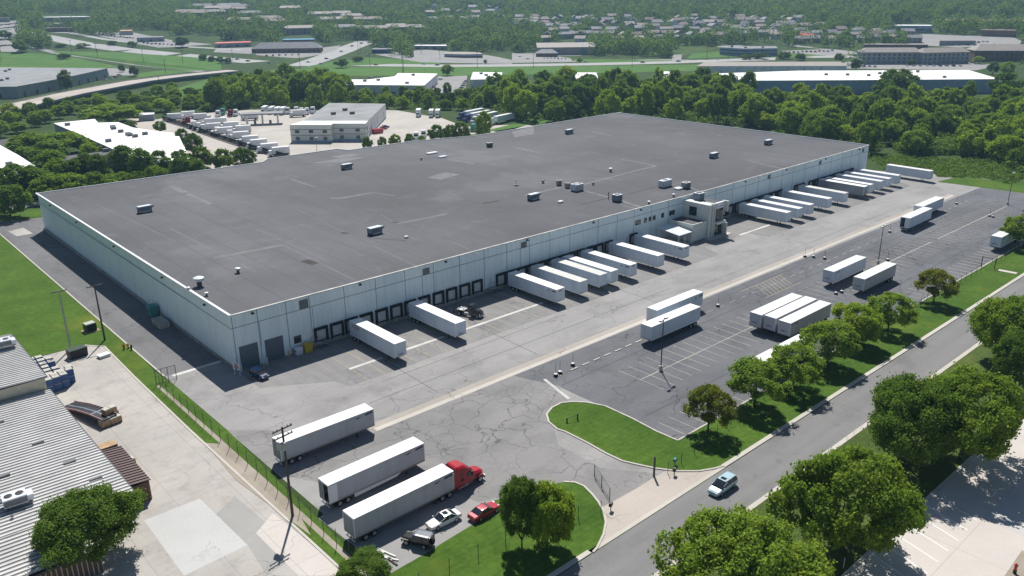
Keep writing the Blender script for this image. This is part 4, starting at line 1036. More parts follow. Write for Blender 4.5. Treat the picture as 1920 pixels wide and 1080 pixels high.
def box_unit(x,y,z,w,d,h,label,mat='unit',fans=1):
    r=empty('air_conditioner',(x,y,z),R(1),label,'air conditioner')
    MB().box(-w/2,w/2,-d/2,d/2,.2,h).build('casing',M[mat],r); MB().box(-w/2-.05,w/2+.05,-d/2-.05,d/2+.05,h,h+.1).build('top_panel',M['unit_top'],r)
    MB().box(-w/2+.1,w/2-.1,-d/2+.1,d/2-.1,0,.2).build('curb',M['black'],r)
    for k in range(fans): MB().lathe(((k-(fans-1)/2)*w/fans,0,h+.1),[(min(w/fans,d)*.38,0),(min(w/fans,d)*.38,.08),(min(w/fans,d)*.3,.1)],14).build('fan_grille',M['darkgrey'],r)
    v=MB()
    for k in range(5): v.box(-w/2+.15+k*(w-.3)/5,-w/2+.15+k*(w-.3)/5+.12,-d/2-.03,-d/2-.001,.4,h-.2)
    v.build('louvre',M['louvre'],r)
box_unit(*roof_at(1082,356),3.4,2.2,2.0,'big box unit beside the two small condensers on the roof','unit_top',2)
box_unit(*roof_at(1157,376),2.2,2.0,1.9,'square box unit where pale roof strips meet'); box_unit(*roof_at(1286,351),2.3,1.8,1.8,'square box unit beside the white roof hatch')
box_unit(*roof_at(1247,348),4.4,1.9,2.0,'long pale box unit on the roof above the entrance','unit_top',1); box_unit(194.2,136.2,9.34,2.4,2.2,2.1,'grey box unit on top of the entrance tower')
box_unit(*roof_at(918,274),1.9,1.6,1.6,'small dark box unit near the rear roof edge','darkgrey')
for px,py,l in((1048,346,'left of the two small condensers on stands'),(1064,351,'right of the two small condensers on stands')): box_unit(*roof_at(px,py),1.2,1.2,1.5,l,'bl_tan')
def vent(px,py,s,label,mat='unit_top',stem=.8):
    x,y,z=roof_at(px,py); r=empty('roof_vent',(x,y,z),0,label,'roof vent','mushroom roof vents')
    MB().lathe((0,0,0),[(.32*s,0),(.32*s,stem*s)],12).build('stem',M['darkgrey'],r); MB().lathe((0,0,stem*s),[(.5*s,-.1*s),(.72*s,.1*s),(.66*s,.36*s),(.3*s,.5*s)],16).build('hood',M[mat],r)
vent(375,540,1.6,'largest mushroom vent at the near left roof edge'); vent(447,514,.9,'small mushroom vent near the left edge pale strip'); vent(354,548,.6,'tiny vent left of the largest one'); vent(1018,342,.8,'small dark vent left of the roof condensers','darkgrey'); vent(1145,320,1.0,'low vent above the long pale strip'); vent(1217,381,.7,'white vent above the upper windows'); vent(1263,367,.7,'white vent near the entrance tower'); vent(1112,345,.7,'thin vent right of the big box unit','darkgrey'); vent(388,558,.6,'tiny vent right under the largest one'); vent(790,299,.7,'dark vent on the rear roof stain','darkgrey')
def hatch(px,py,w,d,label):
    x,y,z=roof_at(px,py); r=empty('roof_hatch',(x,y,z),0,label,'roof hatch','white roof hatches'); MB().box(-w/2,w/2,-d/2,d/2,0,.4).build('curb',M['unit_top'],r); MB().frus(-w/2-.08,w/2+.08,-d/2-.08,d/2+.08,.4,.55,.2,.2,.2,.2).build('lid',M['flash'],r)
hatch(810,287,4.2,1.6,'left white hatch near the rear roof edge'); hatch(830,294,3,1.3,'right white hatch near the rear roof edge'); hatch(1272,353,2.2,1.8,'white hatch beside the square box unit'); hatch(1051,379,1.4,1,'small white hatch right of the left cluster unit'); hatch(762,447,.8,.6,'tiny white hatch right of the near middle unit')
x,y,z=roof_at(968,346); r=empty('satellite_dish',(x,y,z),R(200),'dark dish on the roof left of the vents','satellite dish'); MB().tube((0,0,0),(0,0,1.2),.06).build('mast',M['darkgrey'],r); MB().box(-.8,.8,-.8,.8,0,.08).build('base',M['darkgrey'],r); n=MB(); n.lathe((0,0,1.3),[(.05,0),(.5,.12),(.75,.3)],16); n.build('dish',M['darkgrey'],r)
x,y,z=roof_at(1141,372); r=empty('vent_pipe',(x,y,z),0,'thin tall pipe beside the square box unit','vent pipe'); MB().tube((0,0,0),(0,0,1.9),.12).build('pipe',M['darkgrey'],r); MB().lathe((0,0,1.9),[(.2,0),(.05,.2)],10).build('cowl',M['darkgrey'],r)
# ================================================================ NEIGHBOUR'S METAL BUILDINGS, LEFT EDGE
def ribbed_roof(m,x0,x1,y0,y1,z,zw,pitch=.85,seams=None):
    """sheet rising towards -x with standing ribs along x and dark seams beside them"""
    y=y0
    zf=lambda x: z+(zw-z)*(x1-x)/(x1-x0)
    while y<y1-.05:
        n=len(m.v); a=min(y+pitch,y1)
        m.v+=[(x0,y,zf(x0)),(x1,y,zf(x1)),(x1,y+.03,zf(x1)+.13),(x0,y+.03,zf(x0)+.13),(x1,y+.2,zf(x1)+.13),(x0,y+.2,zf(x0)+.13),(x1,y+.32,zf(x1)),(x0,y+.32,zf(x0)),(x1,a,zf(x1)),(x0,a,zf(x0))]
        m.f+=[[n,n+1,n+2,n+3],[n+3,n+2,n+4,n+5],[n+5,n+4,n+6,n+7],[n+7,n+6,n+8,n+9]]
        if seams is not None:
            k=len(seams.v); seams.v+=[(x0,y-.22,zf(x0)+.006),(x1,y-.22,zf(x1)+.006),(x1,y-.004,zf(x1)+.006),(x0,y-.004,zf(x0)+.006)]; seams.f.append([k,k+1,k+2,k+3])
        y+=pitch
def ribbed_wall(m,x0,x1,y,z0,z1):
    x=x0
    while x<x1: m.box(x,min(x+.12,x1),y-.05,y-.001,z0,z1); x+=.55
r=empty('metal_shed',(24.9,147.3,0),0,'tall metal building with pale ribbed roof at the left edge, the upper of two','building')
n=MB().box(-40,0,0,24.6,0,5.85); n.build('wall',M['stripewall'],r); n=MB(); ribbed_wall(n,-40,0,0,.1,5.8); n.build('wall_ribs',M['stripewall'],r)
n=MB(); q=MB(); ribbed_roof(n,-40.2,.25,-.3,24.8,5.95,7.2,.85,q); n=n.build('roof',M['metalroof'],r); q.build('seam_shade_strips',M['seam_shade'],n); MB().box(.25,.4,-.3,24.8,5.75,5.98).box(-40,.25,-.45,-.31,5.8,6.0).build('gutter',M['darkgrey'],r)
sh1=r
r=empty('metal_workshop',(24.9,147.0,0),0,'lower metal building with long pale ribbed roof at the left edge','building')
n=MB().box(-45,0,-41.3,-.05,0,3.4).box(-45,-7,-51,-41.3,0,3.4); n.build('wall',M['brick'],r)
n=MB(); q=MB(); ribbed_roof(n,-45.2,.3,-41.4,-.02,3.5,4.9,.85,q); n=n.build('roof',M['metalroof'],r); q.build('seam_shade_strips',M['seam_shade'],n)
n=MB(); q=MB(); ribbed_roof(n,-45.2,-7,-51.2,-41.4,3.72,4.9,.85,q); n=n.build('lower_roof',M['metalroof'],r); q.build('seam_shade_strips',M['seam_shade'],n)
MB().box(.3,.45,-41.5,-.1,3.25,3.52).box(-7,.3,-41.6,-41.41,3.3,3.5).box(-45,-7,-51.4,-51.21,3.3,3.6).build('gutter',M['darkgrey'],r)
n=MB(); ribbed_wall(n,-45,-7,-51.0,.1,3.3); n.build('wall_ribs',M['stripewall'],r)
n=MB()
for k in range(22):
    for xx in (-13.5,-17.5):
        n.box(xx-.12-k*.05,xx+.22-k*.05,-38+k*1.65,-37.6+k*1.65,4.05+(-xx-8)*.031,4.22+(-xx-8)*.031)
n.build('roof_clips',M['darkgrey'],r)
for xx,yy in((-9,-8),(-6,-19),(-4,-28),(-2.6,-35),(-12,-26)): MB().box(xx-.8,xx+.8,yy-.25,yy+.25,3.6-xx*.031,3.82-xx*.031).build('roof_ventilator',M['louvre'],r)
n=MB()
ribbed_roof(n,.46,3.2,-39.5,-27,3.1,3.35,.75); n.build('lean_to_roof',M['brown'],r); MB().box(.46,3.0,-39.3,-27.2,0,2.9).build('lean_to',M['brick'],r)
def hvac(x,y,z,label):
    r=empty('rooftop_cooler',(x,y,z),R(-4),label,'air conditioner'); MB().box(-1.4,1.4,-1.0,1.0,.15,1.3).build('casing',M['unit_top'],r); MB().box(1.4,2.1,-.8,.8,.15,1.0).build('duct_box',M['unit_top'],r); MB().box(-1.3,1.9,-.9,.9,0,.15).build('curb',M['darkgrey'],r)
    for xx in(-.65,.65): MB().lathe((xx,0,1.3),[(.5,0),(.5,.06),(.42,.08)],16).build('fan',M['black'],r)
    MB().box(-1.35,1.35,-1.03,-1.001,.3,1.1).build('coil_panel',M['louvre'],r)
x,y=G(30,945,4.2); hvac(x,y,4.35,'white twin fan cooler on the lower ribbed roof'); x,y=G(6,650,6.5); hvac(x,y,6.6,'grey cooler at the frame edge on the upper ribbed roof')
bin_(*G(203,852),2.6,1.6,1.6,'black','dark dumpster with a tan lid by the workshop wall','dumpster','tan',0,'dumpster')
# stacked crates
BX=[(26.4+1.32*i,153.6+.25*i+1.32*j,2) for i in range(4) for j in range(2) if not(i==3 and j==0)]+[(30.6,156.9,2)]+[(26.3+1.4*i+.1*j,157.4+1.9*j,1) for i in range(3) for j in range(7) if not(i==2 and j in(3,6))]
proto=None
for i,(x,y,nz) in enumerate(BX):
    for k in range(nz):
        if proto is None:
            proto=empty('plastic_crate'); MB().box(-.62,.62,-.62,.62,0,1.22).build('box',M['bluecrate'],proto)
            n=MB()
            for a in range(5):
                for b in range(5): n.box(-.56+a*.23,-.38+a*.23,-.56+b*.23,-.38+b*.23,1.22,1.34)
            n.build('contents',M['creamtop'],proto); n=MB()
            for s in(-1,1): n.box(-.64,.64,s*.63-.015,s*.63+.015,.02,.12); n.box(-.64,.64,s*.63-.015,s*.63+.015,1.08,1.2)
            n.build('rim',M['bluecrate'],proto); o=proto
        else: o=copy_tree(proto)
        o.location=(x,y,.03+k*1.35); o.rotation_euler=(0,0,random.uniform(-.04,.04))
        tag(o,('blue crate of the double stacked block by the shed wall, '+('lower layer' if k==0 else 'top layer')) if nz==2 else 'blue crate with pale contents in the single row beside the lawn','crate','stacked blue crates by the metal shed')
# loading ramp
x,y=G(118,762); x2,y2=G(200,800); ang=math.atan2(y2-y,x2-x); L=math.hypot(x2-x,y2-y)
r=empty('loading_ramp',(x+.7,y,.02),ang,'long dark arched loading ramp with pinkish side rails on the concrete yard','loading ramp')
prof=[(0,.05),(L*.15,.35),(L*.4,.95),(L*.7,1.35),(L,1.4)]
n=MB(); n.xz(prof+[(L,1.2),(L*.7,1.12),(L*.4,.7),(L*.15,.12),(0,.0)],-1.25,1.25); n.build('deck',M['black'],r)
for s in(-1,1):
    n=MB(); n.xz([(a,b+.02) for a,b in prof]+[(a,b+.28) for a,b in prof[::-1]],s*1.3-.04,s*1.3+.04); n.build('side_rail',M['pink'],r)
n=MB(); n.xz([(a,b+.012) for a,b in prof]+[(a,b+.025) for a,b in prof[::-1]],-.12,.12); n.box(L*.7,L*.73,-1.2,1.2,1.37,1.4); n.build('centre_strip',M['unit'],r)
for s in(-1,1):
    MB().box(L-.4,L-.25,s*1.1-.06,s*1.1+.06,0,1.2).build('leg',M['darkgrey'],r)
    n=MB()
    for k in range(7): n.tube((L*(.3+k*.1),s*1.2,.03),(L*(.35+k*.1),s*1.2,.9+.07*k),.04)
    n.build('truss',M['darkgrey'],r)
proto=None
for i,(px,py,z) in enumerate([(196,800,0),(204,797,0),(212,794,0),(220,791,0),(206,784,0),(214,781,0),(204,790,1),(213,786,1)]):
    x,y=G(px,py)
    if proto is None:
        proto=empty('carton_stack'); MB().box(-.6,.6,-.6,.6,.13,1.05).build('cartons',M['tan'],proto); n=MB()
        for a in range(4):
            for b in range(4): n.box(-.55+a*.28,-.32+a*.28,-.55+b*.28,-.32+b*.28,1.05,1.18)
        n.build('carton_tops',M['creamtop'],proto); n=MB()
        for b in(-.5,0,.5): n.box(-.6,.6,b-.07,b+.07,0,.13)
        n.build('pallet',M['wood'],proto); o=proto
    else: o=copy_tree(proto)
    o.location=(x,y,.03+z*1.2); o.rotation_euler=(0,0,ang+random.uniform(-.1,.1)); tag(o,'pallet of tan cartons with pale tops at the head of the loading ramp','pallet','pallets of cartons by the loading ramp')
x,y=G(245,872); o=copy_tree(proto); o.location=(x,y,.03); tag(o,'small pallet of pale cartons beside the brown lean-to roof','pallet'); del o['group']
# scrap timbers on the trailer pad
for (ax,ay),(bx,by) in (((703,1028),(742,1045)),((706,1034),(735,1051)),((714,1045),(747,1052)),((728,1049),(745,1061)),((697,1024),(720,1038))):
    p0=G(ax,ay);p1=G(bx,by); L=math.hypot(p1[0]-p0[0],p1[1]-p0[1])
    r=empty('timber_beam',(*p0,.03),math.atan2(p1[1]-p0[1],p1[0]-p0[0]),'weathered beam lying on the trailer pad beside the jeep','timber','loose beams on the trailer pad'); MB().box(0,L,-.1,.1,0,.16).build('beam',M['cream'] if ax<720 else M['wood'],r)
# person-sized red hydrant by the plaza
x,y=G(1902,1075); r=empty('fire_hydrant',(x,y,.03),0,'small red hydrant with dark base at the lower right plaza','hydrant'); MB().lathe((0,0,.5),[(.16,0),(.16,.5),(.24,.55),(.2,.75),(.06,.9)],12).build('barrel',M['carred'],r); MB().tube((-.32,0,.85),(.32,0,.85),.1).build('outlets',M['carred'],r); MB().lathe((0,0,0),[(.22,0),(.2,.5)],10).build('base',M['black'],r)
for px,py,l in((1581,1066,'thin white marker stake in the shade under the right trees'),):
    x,y=G(px,py); r=empty('marker_stake',(x,y,.03),0,l,'stake'); MB().box(-.05,.05,-.03,.03,0,1.5).build('stake',M['white'],r); MB().box(-.06,.06,-.04,.04,1.5,1.6).build('cap',M['darkgrey'],r)
# ================================================================ TREES
rng=np.random.default_rng(11)
def crown_quads(seed,ncl,nleaf,leaf,asp=1.7,zlo=.18,rc=(.26,.42),shape='round',droop=.0):
    """leaf clumps on an uneven shell: unit radius, height asp"""
    g=np.random.default_rng(seed)
    th=g.uniform(0,2*PI,ncl); u=g.uniform(-.75,1,ncl); rr=g.uniform(.5,.82,ncl)
    s=np.sqrt(np.clip(1-u*u,0.05,1))
    if shape=='cone': s=s*np.clip(.95-.65*(u+1)/2,.15,1)*1.25
    if shape=='column': s=s*.75+.1
    zc=(zlo+1)/2*asp; hh=(1-zlo)/2*asp
    p1,p2,p3=g.uniform(0,6.28,3); lob=1+.17*np.sin(2*th+p1)+.11*np.sin(3*th+p2)+.09*np.sin(5*th+p3+2*u)
    rr=rr*lob
    C=np.stack([np.cos(th)*s*rr,np.sin(th)*s*rr,zc+u*hh*.8*g.uniform(.85,1.05,ncl)],1)
    rad=g.uniform(*rc,ncl)
    k=g.integers(0,ncl,nleaf)
    d=g.normal(size=(nleaf,3)); d/=np.linalg.norm(d,axis=1)[:,None]
    ax=np.stack([np.zeros(ncl),np.zeros(ncl),np.full(ncl,zc)],1)
    out=C-ax; out/=np.linalg.norm(out,axis=1)[:,None]+1e-6
    d=d+.55*out[k]+np.array([0,0,.35]); d/=np.linalg.norm(d,axis=1)[:,None]
    pos=C[k]+d*(rad[k]*(g.uniform(.55,1.08,nleaf)+.5*(g.random(nleaf)<.08)))[:,None]*np.array([1,1,.78])
    if droop: pos[:,2]-=droop*(pos[:,0]**2+pos[:,1]**2)
    nrm=d+g.normal(size=(nleaf,3))*.85+np.array([0,0,.25]); nrm/=np.linalg.norm(nrm,axis=1)[:,None]
    t=np.cross(nrm,g.normal(size=(nleaf,3))); t/=np.linalg.norm(t,axis=1)[:,None]+1e-9
    b=np.cross(nrm,t); sz=(leaf*g.uniform(.6,1.35,nleaf))[:,None]
    t=t*sz; b=b*sz*.62
    return np.stack([pos-t*.5-b*.1,pos-b*.5,pos+t*.5+b*.1,pos+b*.5],1)
def trunk_mesh(asp,zlo,r,seed,limbs=5):
    g=random.Random(seed); m=MB(); z1=zlo*asp+.25*asp
    m.tube((0,0,0),(0,0,zlo*asp+.02),r*1.25,r*.8,7); m.tube((0,0,zlo*asp),(.03,.02,z1+.15*asp),r*.8,r*.3,6)
    for i in range(limbs):
        a=2*PI*i/limbs+g.random(); q=g.uniform(.45,.7)
        m.tube((0,0,zlo*asp*g.uniform(.8,1.1)),(q*math.cos(a),q*math.sin(a),zlo*asp+g.uniform(.2,.45)*asp),r*.45,r*.12,5)
    return m
PT={}
def proto_tree(key,mat,seed,ncl,nleaf,leaf,asp=1.7,zlo=.18,tr=.05,**k):
    PT[key]=(crown_quads(seed,ncl,nleaf,leaf,asp,zlo,**k),mat,asp,zlo,tr,seed)
MESH={}
def tree(key,x,y,Rr,Hh,label,group=None,name='tree',rz=None,z=0,tilt=0):
    q,mat,asp,zlo,tr,seed=PT[key]
    r=empty(name,(x,y,z+hz(x,y)),random.random()*6.28 if rz is None else rz,label,'tree' if 'shrub' not in name else 'shrub',group)
    r.scale=(Rr,Rr,Hh/asp)
    if key not in MESH:
        a=quads_obj('crown',q,M[mat]); b=trunk_mesh(asp,zlo,tr,seed).build('trunk',M['bark'])
        MESH[key]=(a.data,b.data); bpy.data.objects.remove(a); bpy.data.objects.remove(b)
    for nm,me in zip(('crown','trunk'),MESH[key]):
        o=bpy.data.objects.new(nm,me); COL.objects.link(o); o.parent=r
    return r
def tree_c(key,cx,cy,hw,Hh,label,group=None,name='tree'):
    """tree whose crown centre is seen at a photo pixel"""
    x,y=G(cx,cy,.56*Hh); Rr=hw*math.sqrt(x*x+y*y+(CH-.56*Hh)**2)/F
    return tree(key,x,y,Rr*1.0,Hh,label,group,name)
# near trees: dense small leaves
proto_tree('locust1','leaf_mid',1,240,46000,.042,1.25,.14,.025,rc=(.07,.15))
proto_tree('locust2','leaf_loc',2,220,46000,.042,1.2,.14,.025,rc=(.07,.16))
proto_tree('maple1','leaf_dark',3,160,42000,.045,1.45,.1,.03,rc=(.1,.2))
proto_tree('pear1','leaf_mid',4,120,17000,.07,1.9,.16,.035,rc=(.11,.22))
proto_tree('pear2','leaf_mid',5,110,16000,.07,1.9,.16,.035,rc=(.11,.23))
proto_tree('rust','leaf_rust',6,100,14000,.072,1.9,.18,.035,rc=(.11,.22))
proto_tree('fir','leaf_dark',7,130,22000,.07,2.2,.02,.035,rc=(.12,.24),shape='cone')
proto_tree('gold','leaf_yel',8,110,22000,.07,1.55,.03,.035,rc=(.12,.24))
BG='broad shade trees along the far side of the road'
tree_c('locust2',1395,1058,144,12.5,'broad feathery tree at the bottom edge right of the road',BG)
tree_c('locust1',1594,935,128,14,'largest feathery shade tree, in the middle of the roadside group',BG)
tree_c('maple1',1712,785,92,14,'dark dense tree at the left of the pair beside the visitor lot',BG)
tree_c('locust1',1818,772,104,14.5,'feathery tree right behind the dark dense one',BG)
tree_c('locust2',1903,612,72,13.5,'light feathery tree at the right edge above the footpath',BG)
tree_c('maple1',1915,675,52,12,'dark tree at the right edge just under the light feathery one',BG)
tree_c('maple1',158,985,88,10,'dense green tree overhanging the ribbed workshop roof at lower left')
tree_c('maple1',678,1078,62,5,'round dark shrub at the bottom edge by the fence',None,'shrub')
tree_c('maple1',978,952,46,10.5,'taller dark green tree, left of the lawn pair')
tree_c('gold',1026,960,54,9.5,'yellow green tree, right of the lawn pair')
VG='road trees along the parking lot edge'
for key,cx,cy,hw,h,l in(('rust',1331,762,47,8.2,'rust tinged road tree, first by the entrance island'),('pear1',1419,714,57,8.6,'second road tree from the entrance'),('pear2',1492,682,53,8.6,'third road tree, before the half hidden white trailer'),('pear1',1557,640,52,9.0,'fourth road tree, in front of the three side by side trailers'),
 ('gold',1606,604,46,8.6,'fifth road tree, slightly yellow and set back'),('pear2',1671,581,43,8.4,'sixth road tree, standing clear over the lawn'),('rust',1756,533,34,8.0,'small lone road tree right of the row'),('pear2',1926,430,38,9.5,'road tree at the right edge in front of a trailer')):
    tree_c(key,cx,cy,hw,h,l,VG)
# mid distance protos
for i in range(4):
    proto_tree(f'mid{i}','leaf_mid',20+i,70,6500,.135,2.0,.05,.035,rc=(.14,.3)); proto_tree(f'dark{i}','leaf_dark',30+i,64,6000,.135,2.0,.04,.035,rc=(.14,.3)); proto_tree(f'yel{i}','leaf_yel',40+i,66,6000,.135,2.0,.05,.035,rc=(.14,.3))
proto_tree('col','leaf_dark',50,60,6500,.13,2.5,.03,.035,rc=(.2,.35),shape='column')
# planted trees behind the warehouse, left
PG='planted trees between the warehouse and the white roofed building'
pl=[(86,348,32,9,'mid0'),(130,345,33,9,'mid1'),(172,342,26,8,'dark0'),(206,343,20,7,'mid2'),(228,338,20,7,'mid0'),(259,336,19,7,'dark1'),(292,328,23,8,'mid1'),(350,312,30,9,'dark2'),
 (232,300,27,13,'col'),(264,306,25,13,'col'),(300,303,20,10,'dark0'),(340,298,19,9,'dark1'),(379,293,21,9,'dark2'),(417,299,21,9.5,'dark0'),(454,294,21,9.5,'dark1'),
 (341,257,14,9,'col'),(362,268,17,10,'col'),(160,310,24,11,'col'),(185,312,22,11,'col'),(135,318,24,10,'dark2'),(110,318,26,10,'mid2'),(95,298,24,9,'mid1'),(60,268,44,10,'mid0'),(118,266,42,10,'mid1'),(85,285,32,10,'dark0'),
 (30,335,46,12,'dark1'),(12,372,36,11,'dark2'),(60,335,24,11,'dark0'),(205,212,44,10,'mid2'),(170,280,16,7,'yel0'),(200,282,14,6,'mid0'),(242,236,14,6,'dark2'),(300,236,12,6,'dark1')]
for i,(cx,cy,hw,h,k) in enumerate(pl):
    tree_c(k,cx,cy,hw,h,('slim dark column tree before the white roofed building' if k=='col' else 'round dark green tree behind the left half of the warehouse' if k[0]=='d' else 'round mid green tree behind the left half of the warehouse'),PG)
for cx,cy,hw,h,k in((688,269,11,7,'dark0'),(717,268,9,7,'dark1'),(741,264,12,7,'mid0'),(768,263,11,7,'dark2'),(790,264,8,6,'mid1'),(818,250,17,9,'dark0'),(843,248,14,9,'dark1'),(866,246,18,10,'dark2'),(906,233,18,14,'mid2')):
    tree_c(k,cx,cy,hw,h,'young tree in the planted strip between truck terminal and warehouse roof','trees in the planted strip by the truck terminal')
# ------------------------------------------------- woods: individually built trees
def inpoly(x,y,P):
    c=False;j=len(P)-1
    for i in range(len(P)):
        if (P[i][1]>y)!=(P[j][1]>y) and x<(P[j][0]-P[i][0])*(y-P[i][1])/(P[j][1]-P[i][1])+P[i][0]: c=not c
        j=i
    return c
def scatter(poly_px,space,maxn,seed):
    P=[G(*p) for p in poly_px]; g=random.Random(seed); xs_=[p[0] for p in P]; ys_=[p[1] for p in P]; out=[]
    for _ in range(maxn*60):
        x=g.uniform(min(xs_),max(xs_)); y=g.uniform(min(ys_),max(ys_))
        if inpoly(x,y,P) and all((x-a)**2+(y-b)**2>space*space for a,b in out):
            out.append((x,y))
            if len(out)>=maxn: break
    return out
WOODS=[([(905,196),(930,182),(1330,176),(1400,186),(1420,238),(1165,229),(1010,228),(960,226)],11.0,84,(10.5,20),(4.4,8.6),'in the wood behind the rear corner of the warehouse'),
 ([(1420,238),(1400,204),(1500,200),(1640,202),(1920,200),(1920,255),(1800,255),(1660,262),(1640,298),(1560,285)],11.5,84,(7.5,16),(3.8,8),'in the wood beyond the far right corner of the warehouse'),
 ([(1660,255),(1780,255),(1920,255),(1920,330),(1860,300),(1790,290),(1720,292),(1690,290)],12,20,(8,12),(4,6.5),'in the meadow edge beyond the lone trailer'),
 ([(405,182),(520,166),(640,172),(655,205),(470,203),(400,210)],11.5,36,(13,19),(5,7.5),'in the tall belt behind the left of the truck yard'),
 ([(655,190),(760,182),(905,182),(905,203),(880,208),(740,204),(655,204)],10,26,(6,9.5),(3.2,5.2),'in the low belt behind the truck terminal'),
 ([(0,222),(60,212),(160,198),(260,188),(330,178),(405,182),(395,212),(300,214),(240,222),(150,218),(90,232),(0,262)],10.5,50,(5,10),(3.6,6.2),'in the belt between the beige road and the white roofed building')]
nw=0; UG=[]
for wi,(poly,sp,mx,hr,rr,where) in enumerate(WOODS):
    for x,y in scatter(poly,sp,mx,100+wi):
        k=random.choice(['mid0','mid1','mid2','mid3','dark0','dark1','dark2','yel0','yel1','mid1','yel2'])
        tone={'m':'mid green','d':'dark green','y':'yellow green'}[k[0]]
        tree(k,x,y,random.uniform(*rr),random.uniform(*hr),f'{tone} tree {where}',f'{tone} trees {where}'); nw+=1
    P=[G(*p) for p in poly]; xs_=[p[0] for p in P]; ys_=[p[1] for p in P]
    for _ in range(3000):
        x=random.uniform(min(xs_),max(xs_)); y=random.uniform(min(ys_),max(ys_))
        if inpoly(x,y,P): UG.append((x,y))
print('wood trees',nw)
def cloud(pts,per,size,hgt,rad,seed):
    g=np.random.default_rng(seed); n=len(pts)*per; base=np.repeat(np.array(pts),per,0)
    d=g.normal(size=(n,3)); d[:,2]=np.abs(d[:,2]); d/=np.linalg.norm(d,axis=1)[:,None]
    hr=np.repeat(g.uniform(.6,1.3,len(pts)),per); tint=np.repeat(g.uniform(0,1,len(pts)),per)
    zz=np.array([hz(a,b) for a,b in pts]); zz=np.repeat(zz,per)
    pos=np.zeros((n,3)); pos[:,:2]=base+d[:,:2]*(rad*hr)[:,None]; pos[:,2]=zz+hgt*hr*(.12+.88*d[:,2])
    nrm=d+g.normal(size=(n,3))*.32; nrm/=np.linalg.norm(nrm,axis=1)[:,None]
    t=np.cross(nrm,g.normal(size=(n,3))); t/=np.linalg.norm(t,axis=1)[:,None]; b=np.cross(nrm,t)
    s=(size*g.uniform(.6,1.4,n))[:,None]; t=t*s; b=b*s*.7
    return np.stack([pos-t*.5,pos-b*.5,pos+t*.5,pos+b*.5],1),tint
q,ti=cloud(UG[:6500],14,1.3,3.2,2.2,5)
tag(quads_obj('undergrowth',q,M['leaf_far'],None,ti),kind='stuff')
# scattered single trees in the open fields
for cx,cy,hw,h,k in((36,85,13,13,'mid0'),(8,65,12,10,'dark0'),(122,148,12,15,'col'),(118,105,10,6,'dark1'),(228,127,6,7,'dark2'),(250,132,9,9,'dark0'),(380,108,8,7,'dark1'),(396,110,7,6,'dark2'),(412,112,7,7,'dark0'),(427,113,7,6,'dark1'),(340,77,12,12,'dark2'),
 (155,85,11,5,'dark0'),(112,85,9,4,'dark1'),(210,80,9,5,'dark2'),(247,82,9,6,'dark0'),(758,93,9,9,'dark0'),(838,130,12,9,'mid1'),(838,166,9,10,'dark1'),(625,160,16,13,'dark2'),(640,118,12,8,'dark0'),(670,110,10,6,'dark1'),(980,92,7,4,'dark0'),(910,115,4,4,'dark2'),
 (1087,113,5,4,'dark0'),(1250,102,12,6,'dark1'),(1470,104,12,7,'dark2'),(1425,104,14,6,'dark0'),(1400,106,12,5,'dark1'),(1502,106,10,7,'dark2'),(1573,107,9,8,'dark0'),(1605,119,9,10,'dark1'),(1710,116,8,5,'dark2'),(1835,112,9,7,'yel1'),(1863,126,10,10,'dark0'),(1890,127,12,11,'yel2'),(1686,150,32,17,'dark1'),(1660,165,20,13,'dark2'),(1750,160,14,8,'mid0'),(1890,160,26,17,'dark0'),(1905,190,24,15,'dark1')):
    tree_c(k,cx,cy,hw,h,'lone tree standing in the open ground between the far roads and buildings','single trees in the open fields')
# taller reeds and scrub past the far corner
mead=[G(*p) for p in ((1632,300),(1660,290),(1790,300),(1920,300),(1920,352),(1850,335),(1757,332),(1745,318),(1660,318))]
sheet('meadow',mead,M['rough'],.02)
pts=[]
for _ in range(9000):
    x=random.uniform(300,400);y=random.uniform(95,200)
    if inpoly(x,y,mead): pts.append((x,y))
q,ti=cloud(pts[:2600],6,.7,1.0,1.0,9); tag(quads_obj('meadow_reeds',q,M['leaf_far'],None,ti),kind='stuff')
# ================================================================ FAR SURFACES
Z=.03
sheet('truck_yard',gp([(255,230),(312,221),(345,215),(470,206),(600,205),(745,207),(830,222),(872,238),(905,236),(985,233),(1012,240),(1000,262),(900,290),(715,320),(480,330),(330,300)]),M['truck_conc'],Z)
sheet('terminal_lane',gp([(232,222),(270,222),(345,262),(470,304),(560,330),(480,345),(420,330),(330,275),(262,244)]),M['apron'],Z+.01)
sheet('terminal_verge',gp([(640,300),(690,285),(800,268),(905,250),(985,236),(1010,236),(925,262),(720,296),(650,312)]),M['truck_conc'],Z+.02)
sheet('planted_strip',gp([(690,283),(800,265),(900,250),(905,254),(800,271),(692,290)]),M['rough'],Z+.03)
sheet('terminal_lawn',gp([(915,244),(990,226),(1030,221),(1030,229),(990,234),(940,250)]),M['lawn_far'],Z+.02)
sheet('west_field',gp([(-5,100),(60,99),(150,110),(250,131),(200,130),(-5,128)]),M['lawn_far'],Z)
sheet('centre_field',gp([(90,96),(200,98),(375,108),(415,118),(415,132),(350,133),(250,121),(160,108)]),M['lawn_far'],Z)
sheet('ramp_field',gp([(255,146),(262,137),(310,131),(360,134),(300,141)]),M['lawn_far'],Z)
sheet('north_field',gp([(640,112),(690,108),(825,116),(826,122),(700,122),(560,128)]),M['lawn_far'],Z)
sheet('median_field',gp([(500,132),(620,126),(860,126),(1240,122),(1350,120),(1300,133),(860,142),(660,142),(520,142)]),M['lawn_far'],Z)
sheet('hall_field',gp([(1070,110),(1100,104),(1150,112),(1300,112),(1290,115),(1085,118)]),M['lawn_far'],Z)
sheet('east_field',gp([(1285,112),(1300,99),(1350,97),(1460,98),(1560,104),(1560,112),(1380,110)]),M['lawn_far'],Z)
